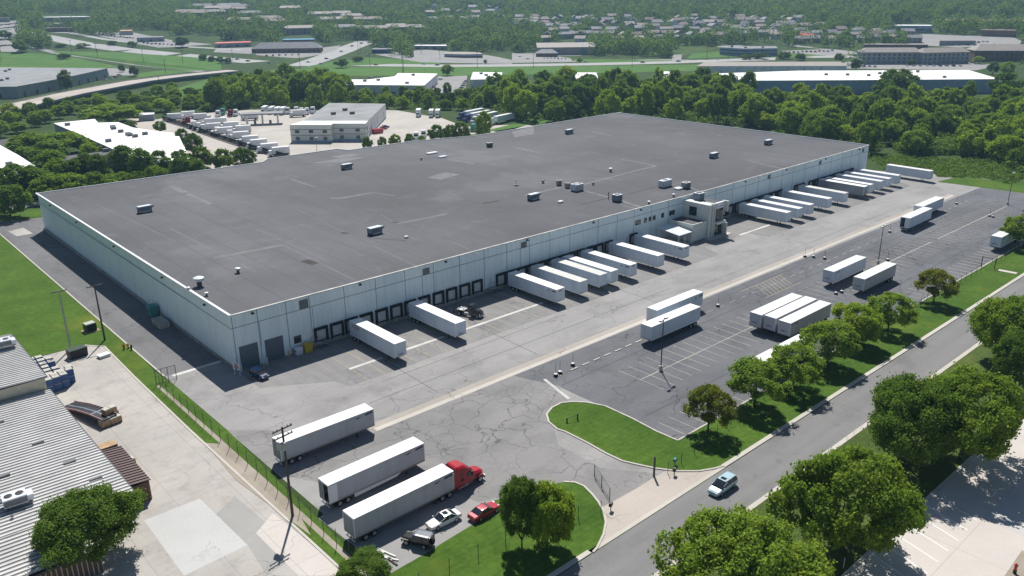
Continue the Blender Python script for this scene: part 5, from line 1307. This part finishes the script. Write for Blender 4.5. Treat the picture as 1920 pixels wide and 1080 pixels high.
sheet('hillside_field',gp([(1150,98),(1250,82),(1345,78),(1345,92),(1285,104),(1165,110)]),M['rough'],Z)
sheet('south_bank',gp([(240,190),(330,166),(415,141),(430,150),(400,178),(330,186)]),M['lawn_far'],Z)
sheet('verge_pavement',gp([(1800,330),(1920,345),(1920,362),(1757,341)]),M['lawn'],Z)
def road_px(name,pts,w,mat,z):
    P=[G(*p) for p in pts]; L=[];Q=[]
    for i in range(len(P)):
        a=Vector(P[max(i-1,0)]);b=Vector(P[min(i+1,len(P)-1)]);d=(b-a).normalized();n=Vector((-d.y,d.x))*w/2;c=Vector(P[i]); L.append(c+n);Q.append(c-n)
    m=MB()
    for i in range(len(P)-1):
        k=len(m.v); m.v+=[(v.x,v.y,z+hz(v.x,v.y)) for v in (Q[i],Q[i+1],L[i+1],L[i])]; m.f.append([k,k+1,k+2,k+3])
    o=m.build(name,mat)
    for p in o.data.polygons:
        if p.normal.z<0: p.flip()
    return tag(o,kind='structure')
road_px('highway',[(25,60),(90,70),(160,84),(240,95),(330,104),(400,110),(500,118),(620,121),(830,123.5),(960,122.5),(1120,120),(1250,117),(1330,114),(1480,109),(1600,106)],26,M['far_road'],Z+.02)
road_px('service_road',[(1050,116),(1160,113),(1300,112),(1330,111)],8,M['far_road'],Z+.025)
road_px('frontage_road',[(40,86),(75,92),(110,101),(180,110),(260,122),(330,130),(400,136)],9,M['far_conc'],Z+.03)
road_px('upper_road',[(60,60),(130,62),(200,75),(270,83),(340,88),(470,95)],9,M['far_road'],Z+.03)
road_px('cross_road',[(560,124),(600,112),(640,97),(665,86),(690,78)],26,M['far_road'],Z+.03)
road_px('hill_road',[(1268,116),(1270,104),(1290,96),(1330,89),(1390,86)],9,M['far_conc'],Z+.03)
road_px('hotel_road',[(1300,100),(1400,101),(1560,103),(1700,96)],8,M['far_conc'],Z+.02)
road_px('far_side_road',[(1470,82),(1500,88),(1560,92)],9,M['far_conc'],Z+.03)
for n_,p in (('mall_parking',[(480,92),(590,92),(640,86),(625,98),(560,110),(480,104)]),('red_roof_parking',[(405,92),(490,88),(485,102),(400,98)]),('station_parking',[(700,102),(800,94),(915,104),(960,112),(960,120),(790,117),(735,108)]),('hall_parking',[(960,100),(1060,98),(1120,100),(1068,108),(1075,116),(960,118)]),
 ('unit_parking',[(795,178),(822,143),(876,142),(872,176)]),('sales_parking',[(160,62),(250,62),(330,78),(400,84),(300,90),(240,80)]),('west_parking',[(-5,62),(38,52),(40,60),(10,74),(40,88),(30,98),(-5,98)]),('upper_parking',[(-5,42),(38,38),(36,54),(-5,58)]),('hotel_parking',[(1560,118),(1700,108),(1815,116),(1880,122),(1830,132),(1560,128)]),
 ('office_parking',[(1455,96),(1560,92),(1610,98),(1560,106),(1470,102)]),('depot_parking',[(1690,72),(1730,64),(1900,70),(1930,84),(1800,90),(1700,84)]),('trailer_park_lane',[(200,128),(262,128),(250,141),(205,142)])):
    sheet(n_,gp(p),M['far_conc'],Z+.015)
# ================================================================ FAR BUILDINGS
def bld(name,label,roof_px,h,wall,roof,cat='building',wins=(),para=.25,units=0,band=None):
    P=[G(px,py,h) for px,py in roof_px]
    a=sum(P[i][0]*P[(i+1)%len(P)][1]-P[(i+1)%len(P)][0]*P[i][1] for i in range(len(P)))
    if a<0: P=P[::-1]
    cx=sum(p[0] for p in P)/len(P);cy=sum(p[1] for p in P)/len(P); zb=min(hz(*p) for p in P)
    r=empty(name,(cx,cy,zb),0,label,cat); L=[(x-cx,y-cy) for x,y in P]
    MB().prism(L,0,h-.1).build('wall',M[wall],r)
    MB().prism([(x*1.004,y*1.004) for x,y in L],h-.09,h).build('roof',M[roof],r)
    n=len(L)
    for i in range(n):
        (ax,ay),(bx,by)=L[i],L[(i+1)%n]; d=Vector((bx-ax,by-ay)); ln=d.length
        if ln<6: continue
        d/=ln; nv=Vector((d.y,-d.x))
        mid=Vector(((ax+bx)/2+cx,(ay+by)/2+cy))
        if nv.dot(mid)>0: continue            # faces away from the drone's side
        for (z0,z1,step,wd) in wins:
            k=int(ln/step)
            for j in range(min(k,24)):
                s=(j+.5)*ln/k; p=Vector((ax,ay))+d*s
                q=MB(); a0=p-d*wd/2; b0=p+d*wd/2
                q.prism([(a0.x,a0.y),(b0.x,b0.y),(b0.x+nv.x*.12,b0.y+nv.y*.12),(a0.x+nv.x*.12,a0.y+nv.y*.12)],z0,z1); q.build('window',M['glass'],r)
        if band:
            for z0,z1,mt in band:
                q=MB(); q.prism([(ax,ay),(bx,by),(bx+nv.x*.08,by+nv.y*.08),(ax+nv.x*.08,ay+nv.y*.08)],z0,z1); q.build('wall_band',M[mt],r)
    for j in range(units):
        g=random.Random(len(label)*31+j); t=g.random(); i0=g.randrange(n); px_=L[i0][0]*t*.8; py_=L[i0][1]*t*.8
        MB().box(px_-1.1,px_+1.1,py_-.8,py_+.8,h,h+1.3).build('roof_unit',M['louvre'],r)
    return r
bld('truck_terminal','grey roofed truck terminal behind the warehouse',[(569,227),(689,227),(723,194.5),(617,193)],7.5,'bl_white','greyroof',wins=((2.0,4.5,18,1.5),),units=3)
bld('terminal_office','two storey cream office front of the truck terminal',[(543,234),(621,234),(624,231.5),(685,231.5),(690,226.5),(569,226.5)],8.2,'cream','whiteroof',wins=((1.0,2.6,5.5,1.8),(4.4,5.7,5.5,2.0)),band=((5.9,6.1,'darkgrey'),(3.2,3.4,'darkgrey'),(0.05,.8,'bl_steel')))
bld('white_roof_plant','wide stepped building with dazzling white roof left of the truck terminal',[(101,231),(178,223),(184,230),(222,229),(249,239),(287,245),(333,250),(347,280),(355,297),(280,306),(211,279),(191,270)],6.0,'bl_grey','whiteroof',units=9,wins=((1.5,3,16,2),))
bld('white_roof_hall','white roofed building cut by the left frame edge',[(-25,266),(0,272),(35,291),(66,311),(48,323),(22,337),(-25,337)],6,'bl_steel','whiteroof',units=1)
bld('dark_roof_annex','long low dark roofed annex between the trees at upper left',[(-20,266),(0,262),(125,249),(129,253),(0,276),(-20,280)],4.5,'bl_grey','roof')
bld('dark_roof_block','low dark roofed block behind the planted column trees',[(116,293),(210,282),(212,289),(121,301)],5,'bl_grey','roof',units=1)
bld('grey_logistics_hall','large grey flat roofed hall at the far left',[(-40,126),(0,127),(201,128),(120,146),(31,162),(-40,163)],8,'bl_grey','greyroof',units=4,wins=((.2,3.5,14,2.5),))
bld('white_unit_row','long white roofed unit building in the tree belt',[(505,160),(680,159),(795,160),(820,138),(746,137),(740,143),(690,149),(505,149)],7,'bl_white','whiteroof',units=7,wins=((.2,2.5,12,2.2),))
bld('small_white_unit','small white roofed unit right of the car park in the tree belt',[(882,149),(938,148),(942,136),(887,135)],6,'bl_white','whiteroof',units=2)
bld('hidden_white_unit','white roof peeping through the tree tops left of centre right',[(1075,148),(1122,147),(1118,136),(1080,136)],6,'bl_white','whiteroof')
bld('hidden_grey_unit','pale roof peeping through the trees left of the long blue hall',[(1225,150),(1272,148),(1268,134),(1238,134)],6,'bl_white','whiteroof',units=1)
bld('long_blue_hall','very long white roofed hall with blue steel wall at right',[(1335,138),(1395,151),(1600,150),(1872,148),(1816,131.5),(1500,132.5)],9,'bl_steel','whiteroof',units=6,wins=((.2,4,40,5),))
bld('pale_storage_hall','long pale walled hall with brownish roof behind the blue hall',[(1306,124),(1588,123.5),(1575,115.5),(1322,116)],9,'bl_white','rf_tan',wins=((.1,8.2,12,.25),))
bld('curved_office','long blue grey glazed office at the foot of the hillside houses',[(1350,88),(1395,92),(1458,90),(1455,84),(1352,84)],8,'bl_steel','rf_grey',band=((2.2,3.2,'glass'),(5.2,6.2,'glass')),units=4)
bld('station_kiosk','low blue and white service building beside the highway',[(833,100.5),(868,102),(905,102),(900,97),(870,95),(835,95)],4.5,'bl_white','rf_tan',band=((1.2,3.0,'glass'),(3.4,4.2,'bl_blue')))
bld('dark_shop','dark navy shop building by the highway junction',[(697,93),(737,93),(735,89),(700,89)],4.5,'truck_blue','rf_slate',wins=((.5,2.4,6,2.5),))
bld('white_top_shop','low shop with bright white roof above the service building',[(776,85),(838,86),(836,82.5),(780,82.5)],4.5,'bl_grey','whiteroof',wins=((.8,2.6,8,4),))
bld('blue_roof_motel','long building with bright blue roof above the strip mall',[(529,75),(590,74),(588,69.5),(533,70.5)],6,'bl_brown','rf_blue')
bld('red_roof_diner','low building with red metal roof at the far junction',[(402,82),(470,79),(470,75),(405,77.5)],5,'bl_grey','rf_red',wins=((.6,2.6,9,3),))
bld('orange_roof_house','small building with orange roof among the far car lots',[(224,58),(249,58),(247,53),(225,53.5)],5,'bl_cream','rf_orange')
bld('pale_green_motel','long grey green building right of the far car lots',[(256,71),(308,70),(305,65.5),(268,65)],5,'bl_grey','rf_grey',wins=((1,2.4,8,2.5),))
bld('white_top_store','far store with bright white roof strip at upper left',[(78,31),(170,31.5),(172,27.5),(80,27)],7,'bl_grey','whiteroof')
bld('far_store_row','row of low dark stores under the upper left woods',[(86,53),(140,52),(140,48.5),(88,49)],5,'bl_brown','rf_grey')
bld('far_small_store','small pale store left of the far stores',[(100,44),(118,44),(118,41.5),(101,41.5)],5,'bl_grey','whiteroof')
bld('far_beige_store','beige store at the upper left frame edge',[(-10,33),(17,33),(17,28),(-10,28)],6,'bl_cream','rf_tan')
bld('white_band_office','low office with white roof band far right',[(1672,48),(1748,48.5),(1746,45),(1675,44.5)],8,'bl_steel','whiteroof',band=((2,4.5,'glass'),))
bld('orange_long_store','very long far store with orange parapet at upper right',[(1770,36.5),(1930,40),(1930,36),(1772,33)],8,'bl_white','rf_orange')
bld('brown_far_store','brown roofed store under the orange parapet store',[(1840,56),(1905,58),(1900,50),(1842,50)],7,'bl_brown','rf_brown')
bld('far_shop_row','low brownish shop row behind the grey hotel',[(1620,84),(1740,83),(1740,79.5),(1622,80)],5,'bl_brown','rf_tan',wins=((.8,2.4,9,4),))
bld('far_white_canopy','far pale canopy building beyond the hotel',[(1762,77),(1830,76),(1828,73),(1765,73.5)],5,'bl_grey','rf_pink')
def gable(name,label,base,w,d,h,rise,rz,wall,roof,cat='building',wins=(),hip=0,win=True):
    x,y=G(*base); r=empty(name,(x,y,hz(x,y)),rz,label,cat)
    MB().box(-w/2,w/2,-d/2,d/2,-1.5,h).build('wall',M[wall],r)
    o=.5; m=MB(); m.v=[(-w/2-o,-d/2-o,h-.1),(w/2+o,-d/2-o,h-.1),(w/2+o,d/2+o,h-.1),(-w/2-o,d/2+o,h-.1),(-w/2-o+hip,0,h+rise),(w/2+o-hip,0,h+rise)]
    m.f=[[0,1,5,4],[2,3,4,5],[1,2,5],[3,0,4],[0,3,2,1]]; m.build('roof',M[roof],r)
    for z0,z1,n,wd in wins:
        for k in range(n): xx=-w/2+(k+.5)*w/n; MB().box(xx-wd/2,xx+wd/2,-d/2-.06,-d/2-.002,z0,z1).build('window',M['glass'],r)
    return r
VD=-R(41)   # walls square to the line of sight
r=gable('beige_hall','beige gabled hall with blue doors beyond the highway',(1060,99),62,42,7,3.5,VD,'bl_tan','rf_tan')
for a,b in((-22,-8),(14,20)): MB().box(a,b,-21.1,-21.002,.1,4).build('blue_door',M['bl_blue'],r)
gable('grey_hotel','grey three storey hotel with gabled roofs at right',(1665,119),52,16,10.5,3.5,VD-R(8),'bl_grey','rf_tan',wins=((1.2,2.8,12,1.6),(4.3,5.9,12,1.6),(7.4,9,12,1.6)),hip=5)
gable('grey_hotel_wing','right wing of the grey hotel',(1762,120),44,16,10.5,3.5,VD+R(6),'bl_grey','rf_tan',wins=((1.2,2.8,10,1.6),(4.3,5.9,10,1.6),(7.4,9,10,1.6)),hip=4)
gable('brown_inn','dark walled inn with large tan roof at the right frame edge',(1880,113),58,24,9,5,VD-R(10),'bl_brown','rf_tan',wins=((1.2,2.8,14,1.3),(5,6.6,14,1.3)),hip=8)
gable('strip_mall','grey hip roofed strip mall beside the far car park',(540,98),74,18,4.5,6,VD+R(4),'bl_brown','rf_slate',wins=((.4,2.8,14,2.6),),hip=9)
gable('dark_pavilion','small dark hip roofed pavilion before the beige hall',(1025,107),22,14,4,3.5,VD,'bl_brown','rf_slate',wins=((.4,2.6,5,2),),hip=6)
g=random.Random(5)
aps=[(398,28),(440,22),(470,30),(455,44),(505,40),(520,46),(545,20),(565,60),(600,32),(625,42),(640,30),(660,36),(650,58),(700,60),(745,56),(765,58),(365,30),(690,42),(410,20),(430,15),(380,16),(450,17),(352,28)]
for i,(px,py) in enumerate(aps):
    gable('apartment_block','brown roofed apartment block on the wooded slope left of centre',(px,py+4),g.uniform(32,46),14,7.5,3.2,VD+g.uniform(-.35,.35),g.choice(['bl_brown','bl_tan','bl_cream','bl_brown']),g.choice(['rf_brown','rf_pink','rf_tan','rf_grey']) if py>19 else 'rf_slate',cat='apartment block',wins=((1.2,2.6,6,1.6),(4.4,5.8,6,1.6)),hip=3)['group']='apartment blocks on the wooded slope'
nh=0; HP=[]
def houses(x0,x1,rows,step,skip,where):
    global nh
    for py in rows:
        px=x0+g.uniform(0,step)
        while px<x1:
            if g.random()>skip:
                w_=g.uniform(12,17); q=(px,py+g.uniform(-2,2)); HP.append(q)
                o=gable('house','pale two storey house on the wooded hillside '+where,q,w_,g.uniform(9,11),g.uniform(4.8,5.8),g.uniform(2.4,3.4),VD+g.choice([0,0,PI/2])+g.uniform(-.3,.3),g.choice(['bl_white','bl_cream','bl_tan','bl_grey','bl_white']),g.choice(['rf_grey','rf_tan','rf_slate','rf_pink','rf_brown','rf_grey']),cat='house',wins=((1,2.3,3,1.3),(3.3,4.5,3,1.2)) if py>52 else (),hip=g.choice([0,0,3]))
                o['group']='houses on the wooded hillside '+where; nh+=1
            px+=step*g.uniform(.8,1.3)
houses(1010,1330,(79,),30,.25,'above the highway'); houses(1020,1560,(71,63,56),25,.18,'above the highway'); houses(960,1500,(50,44,39),23,.22,'above the highway')
houses(1440,1720,(80,72,66),30,.3,'right of centre'); houses(800,960,(22,18,28,40),24,.35,'above the centre woods')
gable('red_roof_house','house with a bright red roof among the hillside houses at right',(1510,76),15,11,5,3,VD,'bl_white','rf_red',cat='house')
# bridge carrying the beige road
P0=[(-60,222),(0,207),(60,192),(130,176),(200,163),(260,152),(330,143),(400,136),(440,132)]
bp=[G(px,py,3.2) for px,py in P0]
def ribbon_deck(name,mat,w,z0,z1,parent,off=0):
    m=MB(); m.ribbon([(x-bp[0][0],y-bp[0][1]) for x,y in bp],w,z0,z1,off); return m.build(name,mat,parent)
br=empty('road_bridge',(*bp[0],0),0,'beige concrete road on a long embankment and bridge at upper left','bridge')
ribbon_deck('deck',M['apron'],21,2.6,3.2,br); 
for s in(-1,1): ribbon_deck('parapet',M['bl_grey'],.4,2.61,3.75,br,s*10.8)
ribbon_deck('girder',M['bl_steel'],16,1.6,2.59,br); ribbon_deck('embankment',M['lawn_far'],19,-.5,1.59,br)
# ================================================================ FAR VEHICLES
def box_truck(paint='white',cab='white'):
    r=empty('box_truck'); MB().box(-4.2,3.0,-1.25,1.25,1.1,3.9).build('box',M[paint],r); MB().frus(3.15,5.2,-1.1,1.1,.5,2.7,.05,.7,.15,.15).build('cab',M[cab],r)
    MB().box(4.7,5.05,-.85,.85,1.75,2.35).build('windscreen',M['glass'],r); MB().box(-4.2,5.0,-.5,.5,.5,1.09).build('chassis',M['black'],r); MB().box(-4.22,-4.2,-1,1,1.2,3.7).build('tail_door',M['bl_grey'],r)
    for x in(-2.6,4.0): 
        for s in(-1,1): MB().tube((x,s*.8,.48),(x,s*1.15,.48),.48,n=10).build('wheel',M['tyre'],r)
    return r
def small_tractor(cab='white'):
    r=empty('tractor_truck'); m=MB(); m.frus(-.2,2.6,-1.2,1.2,.7,3.7,.05,.5,.15,.15); m.build('cab',M[cab],r); MB().frus(2.61,4.4,-1.05,1.05,.6,1.9,.0,.3,.1,.1).build('hood',M[cab],r)
    MB().box(2.15,2.65,-.95,.95,1.95,2.75).build('windscreen',M['glass'],r); MB().box(-2.8,4.2,-.5,.5,.5,.69).build('chassis',M['black'],r); MB().box(4.1,4.42,-1.1,1.1,.35,.7).build('bumper',M['steel'],r)
    for x in(-2.2,3.4):
        for s in(-1,1): MB().tube((x,s*.8,.5),(x,s*1.15,.5),.5,n=10).build('wheel',M['tyre'],r)
    return r
TY={'box':box_truck(),'tr':small_tractor(),'trm':small_tractor('truck_maroon'),'trb':small_tractor('truck_blue'),'trt':small_tractor('truck_teal')}
usedT=set()
def truck(kind,px,py,rz,label,group,cat='truck'):
    if kind in usedT: o=copy_tree(TY[kind])
    else: o=TY[kind]; usedT.add(kind)
    x,y=G(px,py); o.location=(x,y,Z+.03); o.rotation_euler=(0,0,rz); return tag(o,label,cat,group)
FT=math.atan2(*(np.array(G(525,290))-np.array(G(365,228)))[::-1])      # line of the dark fence
fr=FT+R(78)
TGa='white box trucks parked nose to the dark fence'
for px,py in((402,246),(424,253),(448,262),(468,271),(486,278),(506,285),(525,292)): truck('box',px+random.uniform(-3,3),py+random.uniform(-1,1),fr+PI+random.uniform(-.12,.12),'white box truck parked nose to the dark screened fence',TGa)
for px,py in((370,240),(378,243),(386,247),(436,258),(412,252)): truck('tr',px,py,fr+PI,'white tractor parked between box trucks along the dark fence','white tractors along the dark fence')
for px,py in((410,235),(432,243),(396,236),(455,250),(352,222),(470,225),(560,219)): truck('box',px,py,fr+PI,'white box truck in the second row of the truck yard','white box trucks in the second yard row')
truck('box',330,226,fr,'white box truck in the corner of the dark fence',None); truck('trm',357,232,fr+PI,'maroon tractor by the corner of the dark fence',None); truck('box',378,226,fr,'box truck standing alone behind the fence row',None)
truck('tr',411,219,VD-PI/2,'white tractor at the back of the truck yard, left of the maroon one',None); truck('trt',420,215,VD-PI/2,'teal tractor at the back of the truck yard',None); truck('trm',434,218,VD-PI/2,'maroon tractor at the back of the truck yard',None); truck('tr',444,217,VD-PI/2,'white tractor at the back of the truck yard, right of the maroon one',None)
for px,py in((497,212),(510,213),(521,214),(531,214)): truck('box',px,py,VD-PI/2,'white box truck facing the terminal at the tree belt','white box trucks along the tree belt')
for px,py in((541,213),(557,212),(567,214),(577,214),(588,212)): truck('tr',px,py,VD-PI/2,'white tractor facing the terminal at the tree belt','white tractors along the tree belt')
for px,py in((785,218),(809,219),(821,219)): truck('box',px,py,VD-PI/2,'white truck standing in the open yard right of the terminal','white trucks right of the terminal')
TA=math.atan2(G(948,209)[1]-G(872,225)[1],G(948,209)[0]-G(872,225)[0])
for k,(px,py) in enumerate(((868,224),(879,228),(893,231),(924,234))):
    truck('trb' if k<2 else 'tr',px,py,PI+TA,('dark blue' if k<2 else 'white')+' tractor at the head of a long trailer right of the terminal','tractors right of the terminal')
    x,y=G(px,py); o=place_trailer('dock',x+18.2*math.cos(TA),y+18.2*math.sin(TA),PI+TA,'long white trailer behind a tractor right of the terminal','long white trailers right of the terminal')
truck('tr',781,262,VD-PI/2,'white tractor half behind the planted strip trees',None); truck('tr',795,258,VD-PI/2,'white tractor right of the one behind the planted strip',None); truck('trt',886,247,R(20),'grey teal truck behind the planted strip trees',None)
x,y=G(493,232); r=empty('fuel_canopy',(x,y,Z),VD+R(10),'fuel canopy on white posts in the truck yard','canopy')
MB().box(-11,11,-4,4,5.2,5.9).build('roof',M['greyroof'],r); n=0
for xx in(-8,0,8):
    for yy in(-2.5,2.5): MB().box(xx-.25,xx+.25,yy-.25,yy+.25,0,5.2).build('post',M['white'],r)
for xx in(-4,4): MB().box(xx-.6,xx+.6,-.5,.5,0,1.8).build('fuel_pump',M['bl_grey'],r)
o=fence([G(*p) for p in((305,226),(345,238),(400,258),(470,281),(540,300),(560,306))],2.6,6,'dark screened fence along the truck yard','screened_fence','screen')
bin_(*G(706,250),3,2,1.6,'carred','red dumpster at the right wall of the terminal','dumpster','carred',0,'dumpster',) if False else bin_(*G(708,250),5,2.4,2.2,'carred','red dumpster at the right wall of the terminal',lid='carred',cat='dumpster')
bld('small_shed','small grey shed with pale roof behind the white roofed building',[(259,216),(288,214),(290,211),(262,211.5)],3.5,'bl_grey','bl_white')
# cars far away
CP={}
for nm,pt in(('w','carwhite'),('k','carblack'),('s','bl_grey'),('r','carred'),('b','truck_blue')):
    r=empty('parked_car'); MB().frus(-2.25,2.25,-.88,.88,.25,.85,.08,.1,.05,.05).build('body',M[pt],r); MB().frus(-1.6,1.1,-.8,.8,.851,1.35,.4,.5,.12,.12).build('windows',M['glass'],r); MB().box(-1.15,.55,-.66,.66,1.351,1.42).build('roof_panel',M[pt],r); CP[nm]=r
usedC=set()
def pcar(px,py,rz,label,group):
    k=random.choice('wwkssbkwr'); o=CP[k] if k not in usedC else copy_tree(CP[k]); usedC.add(k)
    x,y=G(px,py); o.location=(x,y,Z+.05+hz(x,y)); o.rotation_euler=(0,0,rz); tag(o,label,'car',group)
def cars(seq,rz,where):
    for px,py in seq: pcar(px,py,rz+random.uniform(-.1,.1),'small parked car '+where,'cars '+where)
def rowpx(x0,y0,x1,y1,n): return [(x0+(x1-x0)*i/(n-1),y0+(y1-y0)*i/(n-1)) for i in range(n)]
cars(rowpx(492,100,590,94,13),VD+PI/2,'at the strip mall'); cars(rowpx(500,106,560,104,6),VD+PI/2,'at the strip mall')
cars(rowpx(175,66,250,73,14),VD+PI/2,'in the far sales lot'); cars(rowpx(165,63,215,66,8),VD+PI/2,'in the far sales lot'); cars(rowpx(270,82,330,86,9),VD+PI/2,'in the far sales lot')
cars(rowpx(2,48,36,45,8),VD+PI/2,'in the upper left lot'); cars(rowpx(0,55,36,51,8),VD+PI/2,'in the upper left lot'); cars(rowpx(0,88,22,86,5),VD+PI/2,'in the left edge lot')
cars(rowpx(866,166,874,154,4),VD,'beside the white roofed units'); cars([(812,165),(808,158),(826,150)],VD+.5,'at the right end of the unit row')
cars(rowpx(1020,111,1060,112,7),VD+PI/2,'at the dark pavilion'); cars([(975,108),(990,112),(868,107),(690,106)],VD,'near the service building')
cars(rowpx(1590,124,1640,126,6),VD+PI/2,'in front of the grey hotel'); cars(rowpx(1700,124,1800,125,9),VD+PI/2,'in front of the grey hotel'); cars(rowpx(1805,112,1830,122,5),VD,'between hotel and inn')
cars(rowpx(1440,101,1560,97,16),VD+PI/2,'by the glazed office'); cars(rowpx(1765,82,1850,80,12),VD+PI/2,'in the far depot lot'); cars(rowpx(1790,86,1900,86,10),VD+PI/2,'in the far depot lot')
cars([(445,113),(465,116),(505,119),(545,121),(578,118),(602,121),(705,122.5),(795,121),(820,123),(1098,117),(1205,118),(1272,116),(1345,112)],VD,'driving on the highway'); cars([(640,98),(660,88),(612,112),(678,82)],VD+.9,'on the cross road')
cars([(712,246),(718,243),(722,240)],VD+.6,'by the right wall of the truck terminal'); cars([(224,142),(216,146),(207,148),(196,150)],VD,'by the left end of the bridge')
# poles along the far roads
up=None
for px,py,h in((135,99,13),(95,90,11),(181,98,10),(184,110,9),(270,121,14),(344,123,15),(437,115,12),(311,137,12),(563,127,14),(694,125,12),(755,138,18),(790,100,12),(757,137,16),(895,126,16),(672,103,14),(1000,126,12),(1185,126,14),(1325,112,15),(1365,113,16),(300,168,10),(136,176,9),(676,100,12),(1190,115,9),(825,113,9)):
    if up is None:
        up=empty('roadside_pole'); MB().tube((0,0,0),(0,0,1),.22,.14,n=6).build('pole',M['wood'],up); MB().box(-1.6,1.6,-.1,.1,.93,.945).build('cross_arm',M['wood'],up); o=up
    else: o=copy_tree(up)
    x,y=G(px,py); o.location=(x,y,hz(x,y)); o.scale=(1,1,h); tag(o,'thin utility pole beside the far roads','utility pole','thin poles along the far roads')
for px,py,h in((595,293,8),(817,280,8),(990,238,7)):
    x,y=G(px,py); r=empty('yard_light',(x,y,0),0,'slim light pole between truck terminal and warehouse roof','lamp post','slim light poles at the truck terminal'); MB().tube((0,0,0),(0,0,h),.1,.07).build('pole',M['darkgrey'],r); MB().box(-.2,1.0,-.2,.2,h,h+.15).build('lamp_head',M['bl_white'],r)
x,y=G(58,95); r=empty('pylon_sign',(x,y,0),VD,'white topped pylon sign on two legs at the far left','sign')
for s in(-1,1): MB().box(s*3.2-.35,s*3.2+.35,-.4,.4,0,9).build('leg',M['bl_brown'],r)
MB().box(-3.6,3.6,-.5,.5,5.2,9).build('panel',M['truck_maroon'],r); MB().box(-4,4,-.6,.6,9.01,10.4).build('cap',M['white'],r)
# power line across the left tree belt
ca=[G(-20,222),G(290,190)]; r=empty('power_line',(*ca[0],0),0,'thin pale power line sagging over the tree belt at left','power line')
for k in(0,1):
    m=MB(); pr=None
    for i in range(15):
        t_=i/14; p=((ca[1][0]-ca[0][0])*t_,(ca[1][1]-ca[0][1])*t_,9+k*.9-6*t_*(1-t_))
        if pr: m.tube(pr,p,.05,n=5)
        pr=p
    m.build('cable',M['cable'],r)
# ================================================================ FAR WOODLAND (reads as one mass)
OPEN=[[-10,92,262,134],[255,98,425,185],[-10,40,42,103],[78,26,172,50],[90,66,420,104],[215,56,325,92],[60,58,140,70],[400,77,490,126],[490,84,640,126],[525,68,595,88],[630,76,700,128],[640,109,1300,136],[694,88,740,108],[770,84,845,122],[845,98,965,122],
 [960,98,1075,122],[1075,105,1160,122],[1010,80,1108,104],[1150,106,1600,138],[1262,88,1400,120],[1345,83,1470,104],[1440,90,1620,112],[1605,90,1930,136],[1665,45,1752,62],[1765,33,1930,44],[1700,66,1920,92],[-10,126,240,182],[420,128,880,182],[820,140,880,182],[1300,112,1600,140]]
pts=[];gg=random.Random(3)
tries=0
while len(pts)<10500 and tries<900000:
    tries+=1
    a=gg.uniform(R(10),R(88)); d=math.sqrt(gg.uniform(430**2,2050**2)) if gg.random()<.6 else gg.uniform(560,1750)
    x,y=d*math.cos(a),d*math.sin(a); px,py=PX(x,y,hz(x,y))
    if not(-60<px<1990 and -25<py<(124 if px<880 else 134)): continue
    if any(x0<px<x1 and y0<py<y1+6 for x0,y0,x1,y1 in OPEN): continue
    near=False
    for (hx,hy) in HP:
        if abs(px-hx)<11 and -1.5<py-hy<7.5: near=True;break
    if not near:
        for (hx,hy) in aps:
            if abs(px-hx)<20 and -1.5<py-hy-4<7: near=True;break
    if near: continue
    pts.append((x,y))
print('far trees',len(pts),'houses',nh)
q,ti=cloud(pts,80,2.2,14.0,6.8,21)
tag(quads_obj('far_woodland',q,M['leaf_far'],None,ti),kind='stuff')

def drop(o):
    for c in KIDS.get(o.name,[]): drop(c)
    bpy.data.objects.remove(o)
for o in list(TR.values()): drop(o)
for k_,o in list(TY.items()):
    if k_ not in usedT: drop(o)
for k_,o in list(CP.items()):
    if k_ not in usedC: drop(o)
# ================================================================ AIR
m=MB(); m.box(-400,4300,-1500,4300,-2.0,130)
hz_o=m.build('haze',None)
t=NT('hazy summer air'); v=t.n('ShaderNodeVolumePrincipled'); v.inputs['Density'].default_value=HAZE; v.inputs['Color'].default_value=(.42,.68,1,1); v.inputs['Anisotropy'].default_value=.3
t.t.links.new(v.outputs[0],t.out.inputs['Volume']); hz_o.data.materials.append(t.m); tag(hz_o,kind='stuff')
# ================================================================ LIGHT, AIR, CAMERA
SUN_AZ,SUN_EL=R(52.5),R(53.2)      # direction towards the sun, from +X counter-clockwise
w=bpy.data.worlds.new('World'); SC.world=w; w.use_nodes=True
nt=w.node_tree; bg=nt.nodes['Background']
sky=nt.nodes.new('ShaderNodeTexSky'); sky.sky_type='NISHITA'; sky.sun_disc=False
sky.sun_elevation=SUN_EL; sky.sun_rotation=PI/2-SUN_AZ; sky.altitude=200; sky.air_density=1.0; sky.dust_density=.6; sky.ozone_density=1.5
nt.links.new(sky.outputs[0],bg.inputs[0]); bg.inputs[1].default_value=SKY_S
sl=bpy.data.lights.new('sun','SUN'); sl.energy=SUN_S; sl.angle=R(.5); sl.color=(1,.96,.9)
so=bpy.data.objects.new('sun',sl); COL.objects.link(so)
d=Vector((math.cos(SUN_EL)*math.cos(SUN_AZ),math.cos(SUN_EL)*math.sin(SUN_AZ),math.sin(SUN_EL)))
so.rotation_euler=d.to_track_quat('Z','Y').to_euler(); so.location=(150,150,150)
cd=bpy.data.cameras.new('camera'); co=bpy.data.objects.new('camera',cd); COL.objects.link(co)
cd.sensor_width=36; cd.lens=F/1920*36; cd.clip_end=12000; cd.clip_start=1
co.matrix_world=Matrix(((RT[0],UP[0],-FW[0],0),(RT[1],UP[1],-FW[1],0),(RT[2],UP[2],-FW[2],CH),(0,0,0,1)))
SC.camera=co
SC.view_settings.view_transform='Standard'; SC.view_settings.look='None'; SC.view_settings.exposure=EXPO; SC.view_settings.gamma=1
SC.render.engine='CYCLES'
SC.cycles.max_bounces=6; SC.cycles.diffuse_bounces=3; SC.cycles.glossy_bounces=2; SC.cycles.transparent_max_bounces=12; SC.cycles.volume_bounces=0
SC.cycles.use_denoising=True
